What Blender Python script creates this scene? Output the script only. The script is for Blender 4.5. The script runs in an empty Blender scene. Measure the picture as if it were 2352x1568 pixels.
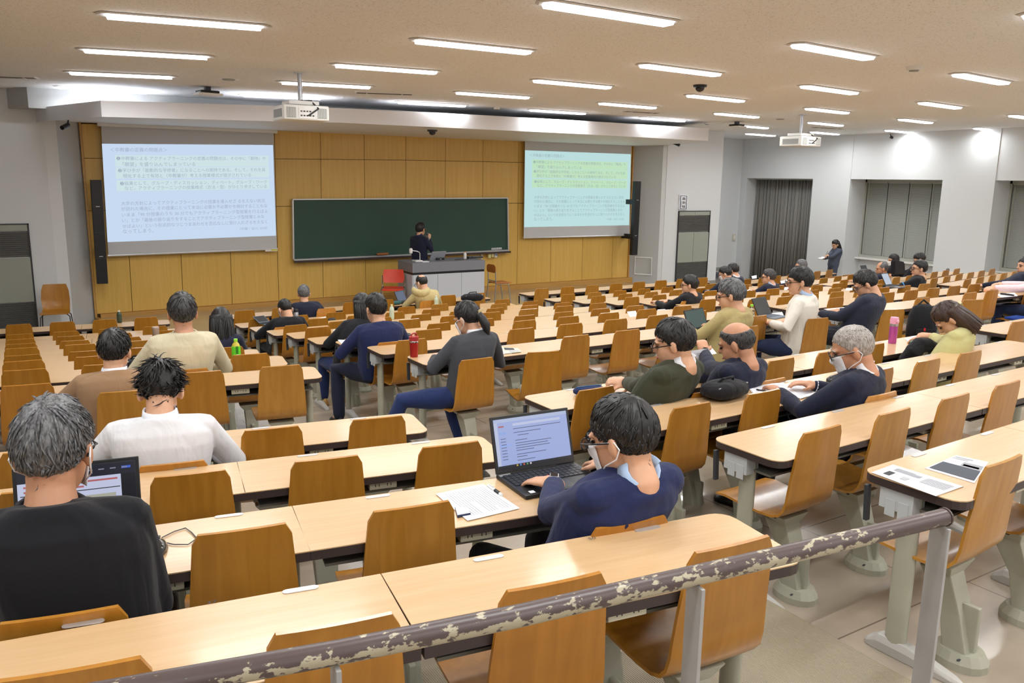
import bpy, bmesh, math, random
from mathutils import Vector, Matrix, noise
random.seed(7)
C = bpy.context.scene.collection
SC = bpy.context.scene
R = math.radians
# ------------------------------------------------------------------ camera, world, exposure
HC = 2.72                                   # eye height above the floor in front of the stage
F_B = 1877.0
PITCH, YAW, ROLL = 0.1936290, 0.5607895, 0.0144518
CX, CY = -1.41449, -4.76549
F_A, K1, K2 = 1933.6396, 0.0486729, -0.0074378      # the photograph's own lens, used to read the room's plan from it
fw = Vector((math.sin(YAW)*math.cos(PITCH), math.cos(YAW)*math.cos(PITCH), -math.sin(PITCH)))
rt0 = Vector((math.cos(YAW), -math.sin(YAW), 0.0))
up0 = rt0.cross(fw)
rt = rt0*math.cos(ROLL) + up0*math.sin(ROLL)
upv = up0*math.cos(ROLL) - rt0*math.sin(ROLL)
cd = bpy.data.cameras.new('camera'); cam = bpy.data.objects.new('camera', cd); C.objects.link(cam)
m3 = Matrix((rt, upv, -fw)).transposed()
cam.matrix_world = Matrix.Translation((0, 0, HC)) @ m3.to_4x4()
cd.sensor_width = 36; cd.lens = F_B/2352*36; cd.clip_start = 0.05; cd.clip_end = 120
cd.shift_x = -CX/2352; cd.shift_y = CY/2352
SC.camera = cam
w = bpy.data.worlds.new('world'); SC.world = w; w.use_nodes = True
w.node_tree.nodes['Background'].inputs[0].default_value = (0.55, 0.6, 0.7, 1)
w.node_tree.nodes['Background'].inputs[1].default_value = 0.15
LAMP_POWER = 25.0
vs = SC.view_settings
vs.view_transform = 'Standard'; vs.look = 'None'; vs.gamma = 1; vs.use_curve_mapping = False
vs.exposure = 0.0
cy = SC.cycles
cy.use_denoising = True
cy.max_bounces = 6; cy.diffuse_bounces = 4; cy.glossy_bounces = 3; cy.transmission_bounces = 3
cy.caustics_reflective = False; cy.caustics_refractive = False
cy.sample_clamp_indirect = 6.0
cy.use_adaptive_sampling = True; cy.adaptive_threshold = 0.02

# ------------------------------------------------------------------ plan helpers (metres; heights given relative to the eye unless noted)
def ray(px, py):
    q0 = (px-1176-CX)/F_B; q1 = (py-784-CY)/F_B
    return rt*q0 - upv*q1 + fw
def at_z(px, py, z):
    d = ray(px, py); return d*(z/d.z) + Vector((0, 0, HC))
def at_y(px, py, y):
    d = ray(px, py); return d*(y/d.y) + Vector((0, 0, HC))
def at_x(px, py, x):
    d = ray(px, py); return d*(x/d.x) + Vector((0, 0, HC))
def warp(x, y, z):
    """plan position -> position for the straight-lined lens, at the same height (z relative to the eye)"""
    v = Vector((x, y, z)); d = v.dot(fw)
    if d < 0.6: return Vector((x, y, z+HC))
    q = [v.dot(rt)/d*F_A/1000, -v.dot(upv)/d*F_A/1000]
    if abs(q[0]) > 1.75 or abs(q[1]) > 1.3: 
        return Vector((x, y, z+HC))
    u = q[:]
    for _ in range(22):
        r2 = u[0]*u[0]+u[1]*u[1]; k = 1+K1*r2+K2*r2*r2
        u = [q[0]/k, q[1]/k]
    e = rt*(u[0]*1000/F_B) - upv*(u[1]*1000/F_B) + fw
    if abs(e.z) < 1e-4 or e.z*z <= 0: return Vector((x, y, z+HC))
    return e*(z/e.z) + Vector((0, 0, HC))

# ------------------------------------------------------------------ object helpers
def obj(name, me, parent=None, loc=None, rot=None):
    o = bpy.data.objects.new(name, me); C.objects.link(o)
    if parent: o.parent = parent
    if loc is not None: o.location = loc
    if rot is not None: o.rotation_euler = rot
    return o
def tag(o, label=None, cat=None, group=None, kind=None):
    if label: o['label'] = label
    if cat: o['category'] = cat
    if group: o['group'] = group
    if kind: o['kind'] = kind
    return o
def empty(name, loc, rz=0.0, label=None, cat=None, group=None):
    o = bpy.data.objects.new(name, None); C.objects.link(o)
    o.location = loc; o.rotation_euler = (0, 0, rz); o.empty_display_size = 0.1
    return tag(o, label, cat, group)
def dup(o, parent=None, loc=None, rz=None):
    c = o.copy(); C.objects.link(c)
    if parent is not None: c.parent = parent
    if loc is not None: c.location = loc
    if rz is not None: c.rotation_euler = (0, 0, rz)
    for ch in list(o.children): dup(ch, c)
    return c

class MB:
    def __init__(self): self.bm = bmesh.new()
    def box(self, x0, x1, y0, y1, z0, z1, mat=0):
        vs = [self.bm.verts.new(p) for p in ((x0,y0,z0),(x1,y0,z0),(x1,y1,z0),(x0,y1,z0),(x0,y0,z1),(x1,y0,z1),(x1,y1,z1),(x0,y1,z1))]
        for f in ((3,2,1,0),(4,5,6,7),(0,1,5,4),(1,2,6,5),(2,3,7,6),(3,0,4,7)):
            fc = self.bm.faces.new([vs[i] for i in f]); fc.material_index = mat
        return self
    def obox(self, c, ax, ay, az, mat=0):
        """box about c with half-axis vectors"""
        vs = []
        for sz in (-1, 1):
            for sx, sy in ((-1,-1),(1,-1),(1,1),(-1,1)):
                vs.append(self.bm.verts.new(c+ax*sx+ay*sy+az*sz))
        for f in ((3,2,1,0),(4,5,6,7),(0,1,5,4),(1,2,6,5),(2,3,7,6),(3,0,4,7)):
            fc = self.bm.faces.new([vs[i] for i in f]); fc.material_index = mat
        return self
    def quad(self, *pts, mat=0):
        f = self.bm.faces.new([self.bm.verts.new(p) for p in pts]); f.material_index = mat; return self
    def prism(self, poly, z0, z1, mat=0, side=None):
        """poly: list of (x,y) ccw"""
        a = [self.bm.verts.new((p[0], p[1], z0)) for p in poly]
        b = [self.bm.verts.new((p[0], p[1], z1)) for p in poly]
        f = self.bm.faces.new(b); f.material_index = mat
        f = self.bm.faces.new(a[::-1]); f.material_index = mat if side is None else side
        n = len(poly)
        for i in range(n):
            f = self.bm.faces.new((a[i], a[(i+1) % n], b[(i+1) % n], b[i])); f.material_index = mat if side is None else side
        return self
    def rings(self, rs, cap=True, mat=0, closed=True):
        rows = [[self.bm.verts.new(p) for p in r] for r in rs]
        n = len(rows[0])
        for i in range(len(rows)-1):
            for j in range(n if closed else n-1):
                f = self.bm.faces.new((rows[i][j], rows[i][(j+1) % n], rows[i+1][(j+1) % n], rows[i+1][j])); f.material_index = mat
        if cap and closed:
            f = self.bm.faces.new(rows[0][::-1]); f.material_index = mat
            f = self.bm.faces.new(rows[-1]); f.material_index = mat
        return self
    def tube(self, pts, rad, n=8, mat=0, cap=True, flat=1.0, up=None):
        pts = [Vector(p) for p in pts]
        if not isinstance(rad, (list, tuple)): rad = [rad]*len(pts)
        rs = []; prev = None
        for i, p in enumerate(pts):
            t = (pts[min(i+1, len(pts)-1)]-pts[max(i-1, 0)])
            if t.length < 1e-9: t = Vector((0, 0, 1))
            t.normalize()
            if prev is None:
                a = Vector(up) if up is not None else (Vector((0, 0, 1)) if abs(t.z) < 0.9 else Vector((1, 0, 0)))
            else: a = prev
            u = (a - t*a.dot(t))
            if u.length < 1e-6: u = t.orthogonal()
            u.normalize(); prev = u; v = t.cross(u)
            rs.append([p + (u*math.cos(2*math.pi*k/n)*flat + v*math.sin(2*math.pi*k/n))*rad[i] for k in range(n)])
        return self.rings(rs, cap, mat)
    def cap_tube(self, pts, rad, n=10, mat=0):
        """tube with rounded ends (for voxel fusing)"""
        pts = [Vector(p) for p in pts]
        if not isinstance(rad, (list, tuple)): rad = [rad]*len(pts)
        d0 = (pts[0]-pts[1]).normalized(); d1 = (pts[-1]-pts[-2]).normalized()
        P = [pts[0]+d0*rad[0]*0.95, pts[0]+d0*rad[0]*0.6]+pts+[pts[-1]+d1*rad[-1]*0.6, pts[-1]+d1*rad[-1]*0.95]
        Q = [rad[0]*0.3, rad[0]*0.8]+list(rad)+[rad[-1]*0.8, rad[-1]*0.3]
        return self.tube(P, Q, n, mat)
    def ell(self, c, r, M=None, nu=14, nv=9, mat=0):
        c = Vector(c); rs = []
        for j in range(nv+1):
            th = math.pi*(0.03+0.94*j/nv)
            row = []
            for i in range(nu):
                ph = 2*math.pi*i/nu
                p = Vector((r[0]*math.sin(th)*math.cos(ph), r[1]*math.sin(th)*math.sin(ph), -r[2]*math.cos(th)))
                row.append(c+(M @ p if M else p))
            rs.append(row)
        return self.rings(rs, True, mat)
    def lathe(self, prof, n=16, c=(0, 0, 0), mat=0, cap=True):
        c = Vector(c)
        return self.rings([[c+Vector((r*math.cos(2*math.pi*k/n), r*math.sin(2*math.pi*k/n), z)) for k in range(n)] for r, z in prof], cap, mat)
    def mesh(self, name, mats, smooth=False, bevel=0.0, seg=2):
        if bevel:
            bmesh.ops.remove_doubles(self.bm, verts=self.bm.verts, dist=1e-6)
            es = [e for e in self.bm.edges if len(e.link_faces) == 2 and e.calc_face_angle(0) > 0.6]
            bmesh.ops.bevel(self.bm, geom=es, offset=bevel, segments=seg, affect='EDGES', profile=0.6, clamp_overlap=True)
        bmesh.ops.recalc_face_normals(self.bm, faces=self.bm.faces)
        me = bpy.data.meshes.new(name); self.bm.to_mesh(me); self.bm.free()
        for m in (mats if isinstance(mats, (list, tuple)) else [mats]): me.materials.append(m)
        if smooth:
            for p in me.polygons: p.use_smooth = True
            if smooth != 'all':
                try: me.set_sharp_from_angle(angle=R(40))
                except Exception: pass
        return me
    def make(self, name, mats, parent=None, smooth=False, bevel=0.0, loc=None, rot=None, seg=2):
        return obj(name, self.mesh(name, mats, smooth, bevel, seg), parent, loc, rot)

# ------------------------------------------------------------------ materials
def srgb(r, g, b):
    f = lambda c: (c/255/12.92 if c/255 <= 0.04045 else ((c/255+0.055)/1.055)**2.4)
    return (f(r), f(g), f(b), 1.0)
MATS = {}
def mat(name, col, rough=0.5, metal=0.0, coat=0.0, bump=None, emit=None, estr=0.0, spec=0.5, alpha=None, trans=0.0, var=None, sheen=0.0):
    """bump = (scale, strength); var = (scale, amount) mottles the colour"""
    if name in MATS: return MATS[name]
    m = bpy.data.materials.new(name); m.use_nodes = True; MATS[name] = m
    nt = m.node_tree; b = nt.nodes['Principled BSDF']
    b.inputs['Base Color'].default_value = col
    b.inputs['Roughness'].default_value = rough; b.inputs['Metallic'].default_value = metal
    b.inputs['Coat Weight'].default_value = coat; b.inputs['Coat Roughness'].default_value = 0.15
    b.inputs['Specular IOR Level'].default_value = spec
    b.inputs['Transmission Weight'].default_value = trans
    b.inputs['Sheen Weight'].default_value = sheen
    if emit: b.inputs['Emission Color'].default_value = emit; b.inputs['Emission Strength'].default_value = estr
    if alpha is not None: b.inputs['Alpha'].default_value = alpha
    if bump or var:
        tc = nt.nodes.new('ShaderNodeTexCoord')
    if bump:
        n = nt.nodes.new('ShaderNodeTexNoise'); n.inputs['Scale'].default_value = bump[0]; n.inputs['Detail'].default_value = 3
        bp = nt.nodes.new('ShaderNodeBump'); bp.inputs['Strength'].default_value = bump[1]; bp.inputs['Distance'].default_value = 0.02
        nt.links.new(tc.outputs['Object'], n.inputs['Vector']); nt.links.new(n.outputs['Fac'], bp.inputs['Height']); nt.links.new(bp.outputs['Normal'], b.inputs['Normal'])
    if var:
        n = nt.nodes.new('ShaderNodeTexNoise'); n.inputs['Scale'].default_value = var[0]; n.inputs['Detail'].default_value = 4
        mx = nt.nodes.new('ShaderNodeMix'); mx.data_type = 'RGBA'; mx.blend_type = 'MULTIPLY'
        rp = nt.nodes.new('ShaderNodeValToRGB'); rp.color_ramp.elements[0].color = (1-var[1],)*3+(1,); rp.color_ramp.elements[1].color = (1+var[1]*0.3,)*3+(1,)
        rp.color_ramp.elements[0].position = 0.3; rp.color_ramp.elements[1].position = 0.7
        mx.inputs['Factor'].default_value = 1; mx.inputs['A'].default_value = col
        nt.links.new(tc.outputs['Object'], n.inputs['Vector']); nt.links.new(n.outputs['Fac'], rp.inputs['Fac']); nt.links.new(rp.outputs['Color'], mx.inputs['B'])
        nt.links.new(mx.outputs['Result'], b.inputs['Base Color'])
    return m
def wood(name, c0, c1, scale=(1, 14, 14), rough=0.3, coat=0.3, rand=None, fine=2.0):
    """grain runs along the axis with the small scale; rand = two tints picked per object"""
    m = bpy.data.materials.new(name); m.use_nodes = True; MATS[name] = m
    nt = m.node_tree; L = nt.links; b = nt.nodes['Principled BSDF']
    tc = nt.nodes.new('ShaderNodeTexCoord'); mp = nt.nodes.new('ShaderNodeMapping'); mp.inputs['Scale'].default_value = scale
    oi = nt.nodes.new('ShaderNodeObjectInfo'); ad = nt.nodes.new('ShaderNodeVectorMath'); ad.operation = 'ADD'
    ml = nt.nodes.new('ShaderNodeVectorMath'); ml.operation = 'SCALE'; ml.inputs['Scale'].default_value = 37.0
    L.new(oi.outputs['Random'], ml.inputs[0]); L.new(tc.outputs['Object'], ad.inputs[0]); L.new(ml.outputs[0], ad.inputs[1]); L.new(ad.outputs[0], mp.inputs['Vector'])
    n = nt.nodes.new('ShaderNodeTexNoise'); n.inputs['Scale'].default_value = fine; n.inputs['Detail'].default_value = 6; n.inputs['Distortion'].default_value = 0.6
    L.new(mp.outputs[0], n.inputs['Vector'])
    rp = nt.nodes.new('ShaderNodeValToRGB'); rp.color_ramp.elements[0].color = c0; rp.color_ramp.elements[1].color = c1
    rp.color_ramp.elements[0].position = 0.36; rp.color_ramp.elements[1].position = 0.66
    L.new(n.outputs['Fac'], rp.inputs['Fac'])
    out = rp.outputs['Color']
    if rand:
        mx = nt.nodes.new('ShaderNodeMix'); mx.data_type = 'RGBA'; mx.blend_type = 'MULTIPLY'; mx.inputs['Factor'].default_value = 1
        r2 = nt.nodes.new('ShaderNodeValToRGB'); e = r2.color_ramp.elements
        r2.color_ramp.interpolation = 'CONSTANT'
        e[0].color = rand[0]; e[1].color = rand[1]; e[1].position = rand[2] if len(rand) > 2 else 0.5
        for q, cc in rand[3] if len(rand) > 3 else []:
            x = r2.color_ramp.elements.new(q); x.color = cc
        L.new(oi.outputs['Random'], r2.inputs['Fac']); L.new(out, mx.inputs['A']); L.new(r2.outputs['Color'], mx.inputs['B']); out = mx.outputs['Result']
    L.new(out, b.inputs['Base Color'])
    b.inputs['Roughness'].default_value = rough; b.inputs['Coat Weight'].default_value = coat; b.inputs['Coat Roughness'].default_value = 0.12
    return m
WHITE = mat('wall_paint', srgb(218, 220, 221), 0.6, bump=(180, 0.05))
WHITE_B = mat('fascia_paint', srgb(232, 232, 236), 0.55)
GREY_WALL = mat('grey_wall_paint', srgb(188, 190, 190), 0.6)
BLACK = mat('black_plastic', srgb(26, 26, 30), 0.4)
DARK = mat('dark_grey_metal', srgb(52, 54, 58), 0.45)
STEEL = mat('galvanised_steel', srgb(190, 194, 200), 0.3, 0.8)
CHROME = mat('chrome', srgb(215, 215, 218), 0.15, 1.0)
ALU = mat('aluminium', srgb(205, 206, 208), 0.35, 0.6)
WPLASTIC = mat('white_plastic', srgb(232, 231, 228), 0.4)
CREAM = mat('cream_plastic', srgb(214, 208, 184), 0.45)
LEGM = mat('olive_grey_enamel', srgb(168, 166, 148), 0.4, 0.0, var=(9, 0.08))
LEGD = mat('dark_olive_grey_enamel', srgb(120, 116, 106), 0.45)
EDGE = mat('dark_brown_edge', srgb(58, 46, 44), 0.4)
PAPER = mat('paper', srgb(240, 240, 246), 0.7)
INK = mat('ink_grey', srgb(120, 122, 130), 0.8)
INKD = mat('ink_dark', srgb(58, 60, 66), 0.8)
DESKW = wood('desk_laminate', srgb(200, 164, 120), srgb(208, 173, 131), (1.2, 26, 26), 0.3, 0.22, fine=2.2)
PLY = wood('chair_plywood', srgb(168, 112, 32), srgb(182, 125, 42), (14, 14, 1.2), 0.34, 0.3,
           rand=((1, 1, 1, 1), (1.0, 0.97, 0.92, 1), 0.3, [(0.5, (0.93, 0.92, 0.9, 1)), (0.72, (1.04, 1.1, 1.5, 1)), (0.86, (0.96, 0.9, 0.8, 1))]))
PLYE = mat('plywood_edge', srgb(196, 148, 78), 0.5)
PANELW = wood('panel_veneer', srgb(216, 174, 84), srgb(224, 184, 98), (12, 12, 0.5), 0.4, 0.15,
              rand=((1, 1, 1, 1), (0.97, 0.97, 0.96, 1), 0.4, [(0.7, (1.03, 1.03, 1.05, 1))]))
TRIMW = wood('trim_wood', srgb(190, 142, 72), srgb(200, 154, 84), (1, 14, 14), 0.4, 0.15)
def shell_mat(name, base, lo): return mat(name, base, 0.5)
# ------------------------------------------------------------------ seating plan (from the fitted plan of the room)
RH = [2.02, 2.02, 1.944, 1.855, 1.752, 1.679, 1.565, 1.474, 1.399, 1.329, 1.241, 1.156, 1.066]     # desk tops below the eye
RY = [12.23, 11.453, 10.657, 9.857, 9.051, 8.301, 7.464, 6.676, 5.854, 4.179, 3.389, 2.586, 1.79]   # far edge of each desk row
RH2 = [2.12, 2.12, 1.95] + RH[3:]
DESK_H = 0.70
def row_y(r, x):
    return RY[r] + 0.145*max(0.0, 1.96-x) + 0.15*max(0.0, x-12.88)
def floor_z(r, block='M'):                   # relative to the eye
    return -(RH2 if block == 'R2' else RH)[r] - DESK_H
ZC = 1.314                                   # ceiling
ZST = -2.585                                 # stage
YF = 16.463                                  # panelled front wall
YL = 15.9                                    # grille walls beside it
XR = 19.9                                    # window wall
def lin(nt, a, b): nt.links.new(a, b)
# floor --------------------------------------------------------------
fm = bpy.data.materials.new('vinyl_floor'); fm.use_nodes = True; nt = fm.node_tree; b = nt.nodes['Principled BSDF']
tc = nt.nodes.new('ShaderNodeTexCoord'); br = nt.nodes.new('ShaderNodeTexBrick')
br.offset = 0; br.inputs['Scale'].default_value = 1.0; br.inputs['Brick Width'].default_value = 1.8; br.inputs['Row Height'].default_value = 0.9
br.inputs['Mortar Size'].default_value = 0.004; br.inputs['Color1'].default_value = srgb(178, 164, 146); br.inputs['Color2'].default_value = srgb(172, 158, 140)
br.inputs['Mortar'].default_value = srgb(120, 108, 94)
nz = nt.nodes.new('ShaderNodeTexNoise'); nz.inputs['Scale'].default_value = 5; nz.inputs['Detail'].default_value = 6
mx = nt.nodes.new('ShaderNodeMix'); mx.data_type = 'RGBA'; mx.blend_type = 'MULTIPLY'; mx.inputs['Factor'].default_value = 0.35
lin(nt, tc.outputs['Object'], br.inputs['Vector']); lin(nt, tc.outputs['Object'], nz.inputs['Vector'])
lin(nt, br.outputs['Color'], mx.inputs['A']); lin(nt, nz.outputs['Fac'], mx.inputs['B']); lin(nt, mx.outputs['Result'], b.inputs['Base Color'])
b.inputs['Roughness'].default_value = 0.22; b.inputs['Coat Weight'].default_value = 0.15
XS = [-6, -2, 1.96, 4.5, 7.05, 7.8, 10, 12.12, 12.88, 15, 17.2, 21]
f = MB()
def strip(p, q):
    for i in range(len(p)-1): f.quad(p[i], p[i+1], q[i+1], q[i])
def edge(r, z, off=0.12):
    return [warp(x, row_y(r, x)+off, z) for x in XS]
FX = [-6, -2, 1.96, 4.5, 7.05, 7.8, 10, 12.5, 12.5, 15, 17.2, 17.2, 21]; FZ = [0]*8+[-0.10]*3+[-0.28]*2
e2 = [warp(x, row_y(2, x)+0.12, floor_z(0)+z) for x, z in zip(FX, FZ)]
strip(e2, [Vector((x, 19.5, HC+floor_z(0)+z)) for x, z in zip(FX, FZ)])
strip([Vector((p.x, p.y, HC+floor_z(2))) for p in e2], e2)
prev = edge(2, floor_z(2)); prev_z = floor_z(2)
for r in range(3, 13):
    z = floor_z(r)
    lo, hi = edge(r, prev_z), edge(r, z)
    strip(lo, prev)                          # tread of the tier in front
    strip(hi, lo)                            # riser
    prev, prev_z = hi, z
    if r == 8:                               # cross aisle half-way up
        zz = (floor_z(8)+floor_z(9))/2
        ya = lambda x: 5.06+0.145*max(0, 1.96-x)+0.15*max(0, x-12.88)
        a = [warp(x, ya(x), prev_z) for x in XS]; c = [warp(x, ya(x), zz) for x in XS]
        strip(a, prev); strip(c, a); prev, prev_z = c, zz
zp = floor_z(12)+0.09
lo = [warp(x, 0.98+0.145*max(0, 1.96-x), prev_z) for x in XS]; hi = [Vector((p.x, p.y, zp+HC)) for p in lo]
strip(lo, prev); strip(hi, lo); strip([Vector((p.x, -7, zp+HC)) for p in hi], hi)
f.quad((17.3, 9.5, 0.0), (21, 9.5, 0.0), (21, 19.4, 0.0), (17.3, 19.4, 0.0)) if False else None
tag(f.make('floor', fm), kind='structure')
# ceiling -------------------------------------------------------------
cm = bpy.data.materials.new('fissured_ceiling_board'); cm.use_nodes = True; nt = cm.node_tree; b = nt.nodes['Principled BSDF']
tc = nt.nodes.new('ShaderNodeTexCoord'); mp = nt.nodes.new('ShaderNodeMapping'); mp.inputs['Scale'].default_value = (1, 1, 1)
n1 = nt.nodes.new('ShaderNodeTexNoise'); n1.inputs['Scale'].default_value = 55; n1.inputs['Detail'].default_value = 3; n1.inputs['Distortion'].default_value = 1.2
rp = nt.nodes.new('ShaderNodeValToRGB'); rp.color_ramp.elements[0].color = srgb(206, 203, 198); rp.color_ramp.elements[1].color = srgb(240, 240, 240)
rp.color_ramp.elements[0].position = 0.33; rp.color_ramp.elements[1].position = 0.44
bp = nt.nodes.new('ShaderNodeBump'); bp.inputs['Strength'].default_value = 0.25; bp.inputs['Distance'].default_value = 0.01
lin(nt, tc.outputs['Object'], mp.inputs['Vector']); lin(nt, mp.outputs[0], n1.inputs['Vector']); lin(nt, n1.outputs['Fac'], rp.inputs['Fac'])
lin(nt, rp.outputs['Color'], b.inputs['Base Color']); lin(nt, n1.outputs['Fac'], bp.inputs['Height']); lin(nt, bp.outputs['Normal'], b.inputs['Normal'])
b.inputs['Roughness'].default_value = 0.9
tag(MB().box(-6, 21.2, -7, 19.6, HC+ZC, HC+ZC+0.2).make('ceiling', cm), kind='structure')
# front wall behind the panels, grille walls, splays --------------------
def P2(px, py, y): p = at_y(px, py, y); return p.x
xl0 = P2(119, 500, YL); xl1 = P2(148, 500, YL); xw0 = P2(204, 500, YF); xw1 = P2(1447, 480, YF)
xr1 = P2(1520, 480, YL); xr0 = P2(1527, 480, YL); xrc = P2(1655, 450, YL)
zb, zt = -0.05, HC+ZC+0.05
def wall(name, pts, m=WHITE, z0=zb, z1=zt, t=0.12, into=None):
    """upright wall along plan points, room on the -normal side"""
    q = MB()
    for (a, c) in zip(pts[:-1], pts[1:]):
        a = Vector((a[0], a[1], 0)); c = Vector((c[0], c[1], 0)); d = (c-a); n = Vector((-d.y, d.x, 0)).normalized()*t
        q.prism([(a.x, a.y), (c.x, c.y), (c.x+n.x, c.y+n.y), (a.x+n.x, a.y+n.y)], z0, z1)
    return tag(q.make(name, m), kind='structure')
wall_front = wall('wall_front', [(xw0-0.05, YF+0.06), (xw1+0.05, YF+0.06)])
# left grille wall with opening for the grille (grille is set proud)
wall('wall_front_left', [(-6, YL), (xl0, YL)])
wall('trim_1', [(xl0, YL+0.01), (xl1, YL+0.05)], WHITE)
wall('wall_side_left', [(xl1, YL+0.05), (xw0-0.02, YF+0.05)], GREY_WALL)
wall('wall_side_right', [(xw1+0.02, YF+0.05), (xr1, YL+0.05)], GREY_WALL)
wall('trim_2', [(xr1, YL+0.05), (xr0, YL+0.01)], WHITE)
wall('wall_front_right', [(xr0, YL), (xrc, YL), ], WHITE)
wall('trim_3', [(xrc, YL+0.12), (xrc, 18.3)], WHITE)
xb1 = P2(1708, 450, 18.3)
wall('wall_back', [(xrc, 18.3), (XR+0.7, 18.3)], WHITE)
wall('wall_left', [(-6, -7), (-6, YL+0.1)], WHITE)
wall('wall_rear', [(21.2, -7), (-6, -7)], WHITE)
# window wall: header band, columns, window wall set back
col_y = [(15.6, 14.38), (11.78, 10.51), (7.95, 6.7), (4.1, 2.9)]
zh = HC+0.13; zs = HC-1.99
XW = XR+0.68
tag(MB().box(XR, XW+0.1, -7, 18.42, zh, zt).make('wall_right_header', WHITE), kind='structure')
tag(MB().box(XR-0.01, XW+0.1, 18.06, 18.42, zb-0.3, zt).make('trim_4', WHITE), kind='structure')
for i, (a, c) in enumerate(col_y):
    tag(MB().box(XR-0.02, XW+0.1, c, a, zb-0.3, zt).make('trim_%d' % (5+i), WHITE), kind='structure')
tag(MB().box(XW, XW+0.12, -7, 18.42, zb-0.3, zs).make('wall_right', WHITE), kind='structure')
tag(MB().box(XW+0.12, XW+0.2, -7, 18.42, zb-0.3, zt).make('wall_right_outer', GREY_WALL), kind='structure')
BLIND = mat('blind_slat', srgb(186, 188, 180), 0.5)
FRAME = mat('window_frame', srgb(172, 172, 162), 0.5)
GLASS = mat('dark_night_glass', srgb(40, 46, 54), 0.08, spec=0.6)
def window(i, y0, y1):
    root = tag(MB().box(XW+0.075, XW+0.085, y0, y1, zs, zh).make('window_%d' % i, GLASS), kind='structure')
    fr = MB(); fr.box(XW-0.04, XW+0.05, y0, y1, zs-0.03, zs+0.06); fr.box(XW-0.02, XW+0.06, y0, y1, zh-0.07, zh)
    fr.box(XW-0.02, XW+0.06, y0, y0+0.05, zs, zh); fr.box(XW-0.02, XW+0.06, y1-0.05, y1, zs, zh)
    fr.make('window_frame', FRAME, root)
    tag(MB().box(XW-0.2, XW+0.06, y0, y1, zs-0.06, zs-0.02).make('window_sill', WPLASTIC, root))
    # venetian blind, several drops side by side; the slats are too fine to pick apart
    nb = 4; sh = None
    for k in range(nb):
        a = y0+0.06+(y1-y0-0.12)*k/nb; c = y0+0.06+(y1-y0-0.12)*(k+1)/nb-0.02
        s = MB(); z = zs+0.07
        while z < zh-0.09:
            s.quad((XW-0.010, a, z), (XW-0.010, c, z), (XW+0.012, c, z+0.026), (XW+0.012, a, z+0.026)); z += 0.03
        bl = s.make('venetian_blind', BLIND, root); bl['kind'] = 'stuff'
        rl = MB().box(XW-0.03, XW+0.03, a, c, zh-0.1, zh-0.06)
        rl.make('headrail', FRAME, bl)
        MB().box(XW-0.016, XW-0.011, c-0.05, c-0.035, zs+0.06, zh-0.08).make('ladder_tape', FRAME, bl)
window(1, 11.78, 14.38); window(2, 7.95, 10.51); window(3, 4.1, 6.7)
# curtain bay ------------------------------------------------------------
CUR = mat('grey_curtain_cloth', srgb(146, 143, 138), 0.85, bump=(60, 0.1), sheen=0.2)
zf = -0.25
def curtain(name, y0, y1, n, x0, label):
    q = MB(); N = n*10; top, bot = [], []
    for i in range(N+1):
        t = i/N; a = 2*math.pi*n*t; y = y0+(y1-y0)*t
        d = 0.06*math.cos(a)+0.025*math.cos(2.3*a+1)
        top.append((x0+d*0.7, y, HC+0.1)); bot.append((x0+d*1.15+0.01*math.sin(3.1*a), y+0.02*math.sin(a), zf))
    for i in range(N): q.quad(bot[i], bot[i+1], top[i+1], top[i])
    o = q.make(name, CUR, smooth='all'); md = o.modifiers.new('s', 'SOLIDIFY'); md.thickness = 0.006
    return tag(o, label, 'curtain')
curtain('curtain', 15.65, 17.3, 13, XR+0.45, 'long grey pleated curtain covering the window beside the back corner, wider drop')
curtain('curtain', 17.34, 18.04, 5, XR+0.45, 'narrow gathered grey curtain against the back corner')
cr = MB().box(XR+0.38, XR+0.52, 15.62, 18.05, HC+0.09, HC+0.13).make('curtain_rail', FRAME)
tag(cr, 'pale curtain rail above the long grey curtains', 'curtain rail')
# wood panels on the front wall ------------------------------------------------
seam = [5.757+0.942*k for k in range(-5, 9)]
seam = [xw0] + [s for s in seam if xw0+0.1 < s < xw1-0.1] + [xw1]
zrow = [-2.515, -0.635, 0.295, 0.90]
def wx(x, z):                                 # plan x on the front wall for the straight-lined lens
    v = Vector((x, YF, z)); d = v.dot(fw); q = [v.dot(rt)/d*F_A/1000, -v.dot(upv)/d*F_A/1000]; u = q[:]
    for _ in range(22):
        r2 = u[0]*u[0]+u[1]*u[1]; k = 1+K1*r2+K2*r2*r2; u = [q[0]/k, q[1]/k]
    e = rt*(u[0]*1000/F_B)-upv*(u[1]*1000/F_B)+fw
    p = e*(YF/e.y); return p.x, p.z+HC
wd = MB(); wd.box(xw0-0.02, xw1+0.02, YF+0.03, YF+0.055, -0.05, HC+0.95); wd.make('panel_backing', mat('dark_joint', srgb(98, 70, 26), 0.7), wall_front)
g = 0.005
for i in range(len(seam)-1):
    for j in range(3):
        c = [wx(seam[i], zrow[j]), wx(seam[i+1], zrow[j]), wx(seam[i+1], zrow[j+1]), wx(seam[i], zrow[j+1])]
        if i == 0: c[0] = (xw0, c[0][1]); c[3] = (xw0, c[3][1])
        if i == len(seam)-2: c[1] = (xw1, c[1][1]); c[2] = (xw1, c[2][1])
        q = MB(); y0 = YF+random.uniform(-0.001, 0.001)
        pts = [(c[0][0]+g, c[0][1]+g), (c[1][0]-g, c[1][1]+g), (c[2][0]-g, c[2][1]-g), (c[3][0]+g, c[3][1]-g)]
        A = [Vector((p[0], y0, p[1])) for p in pts]; Bk = [Vector((p[0], YF+0.03, p[1])) for p in pts]
        q.rings([Bk, A])
        me = q.mesh('panel', PANELW)
        obj('panel', me, wall_front)
sk = MB()
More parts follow.
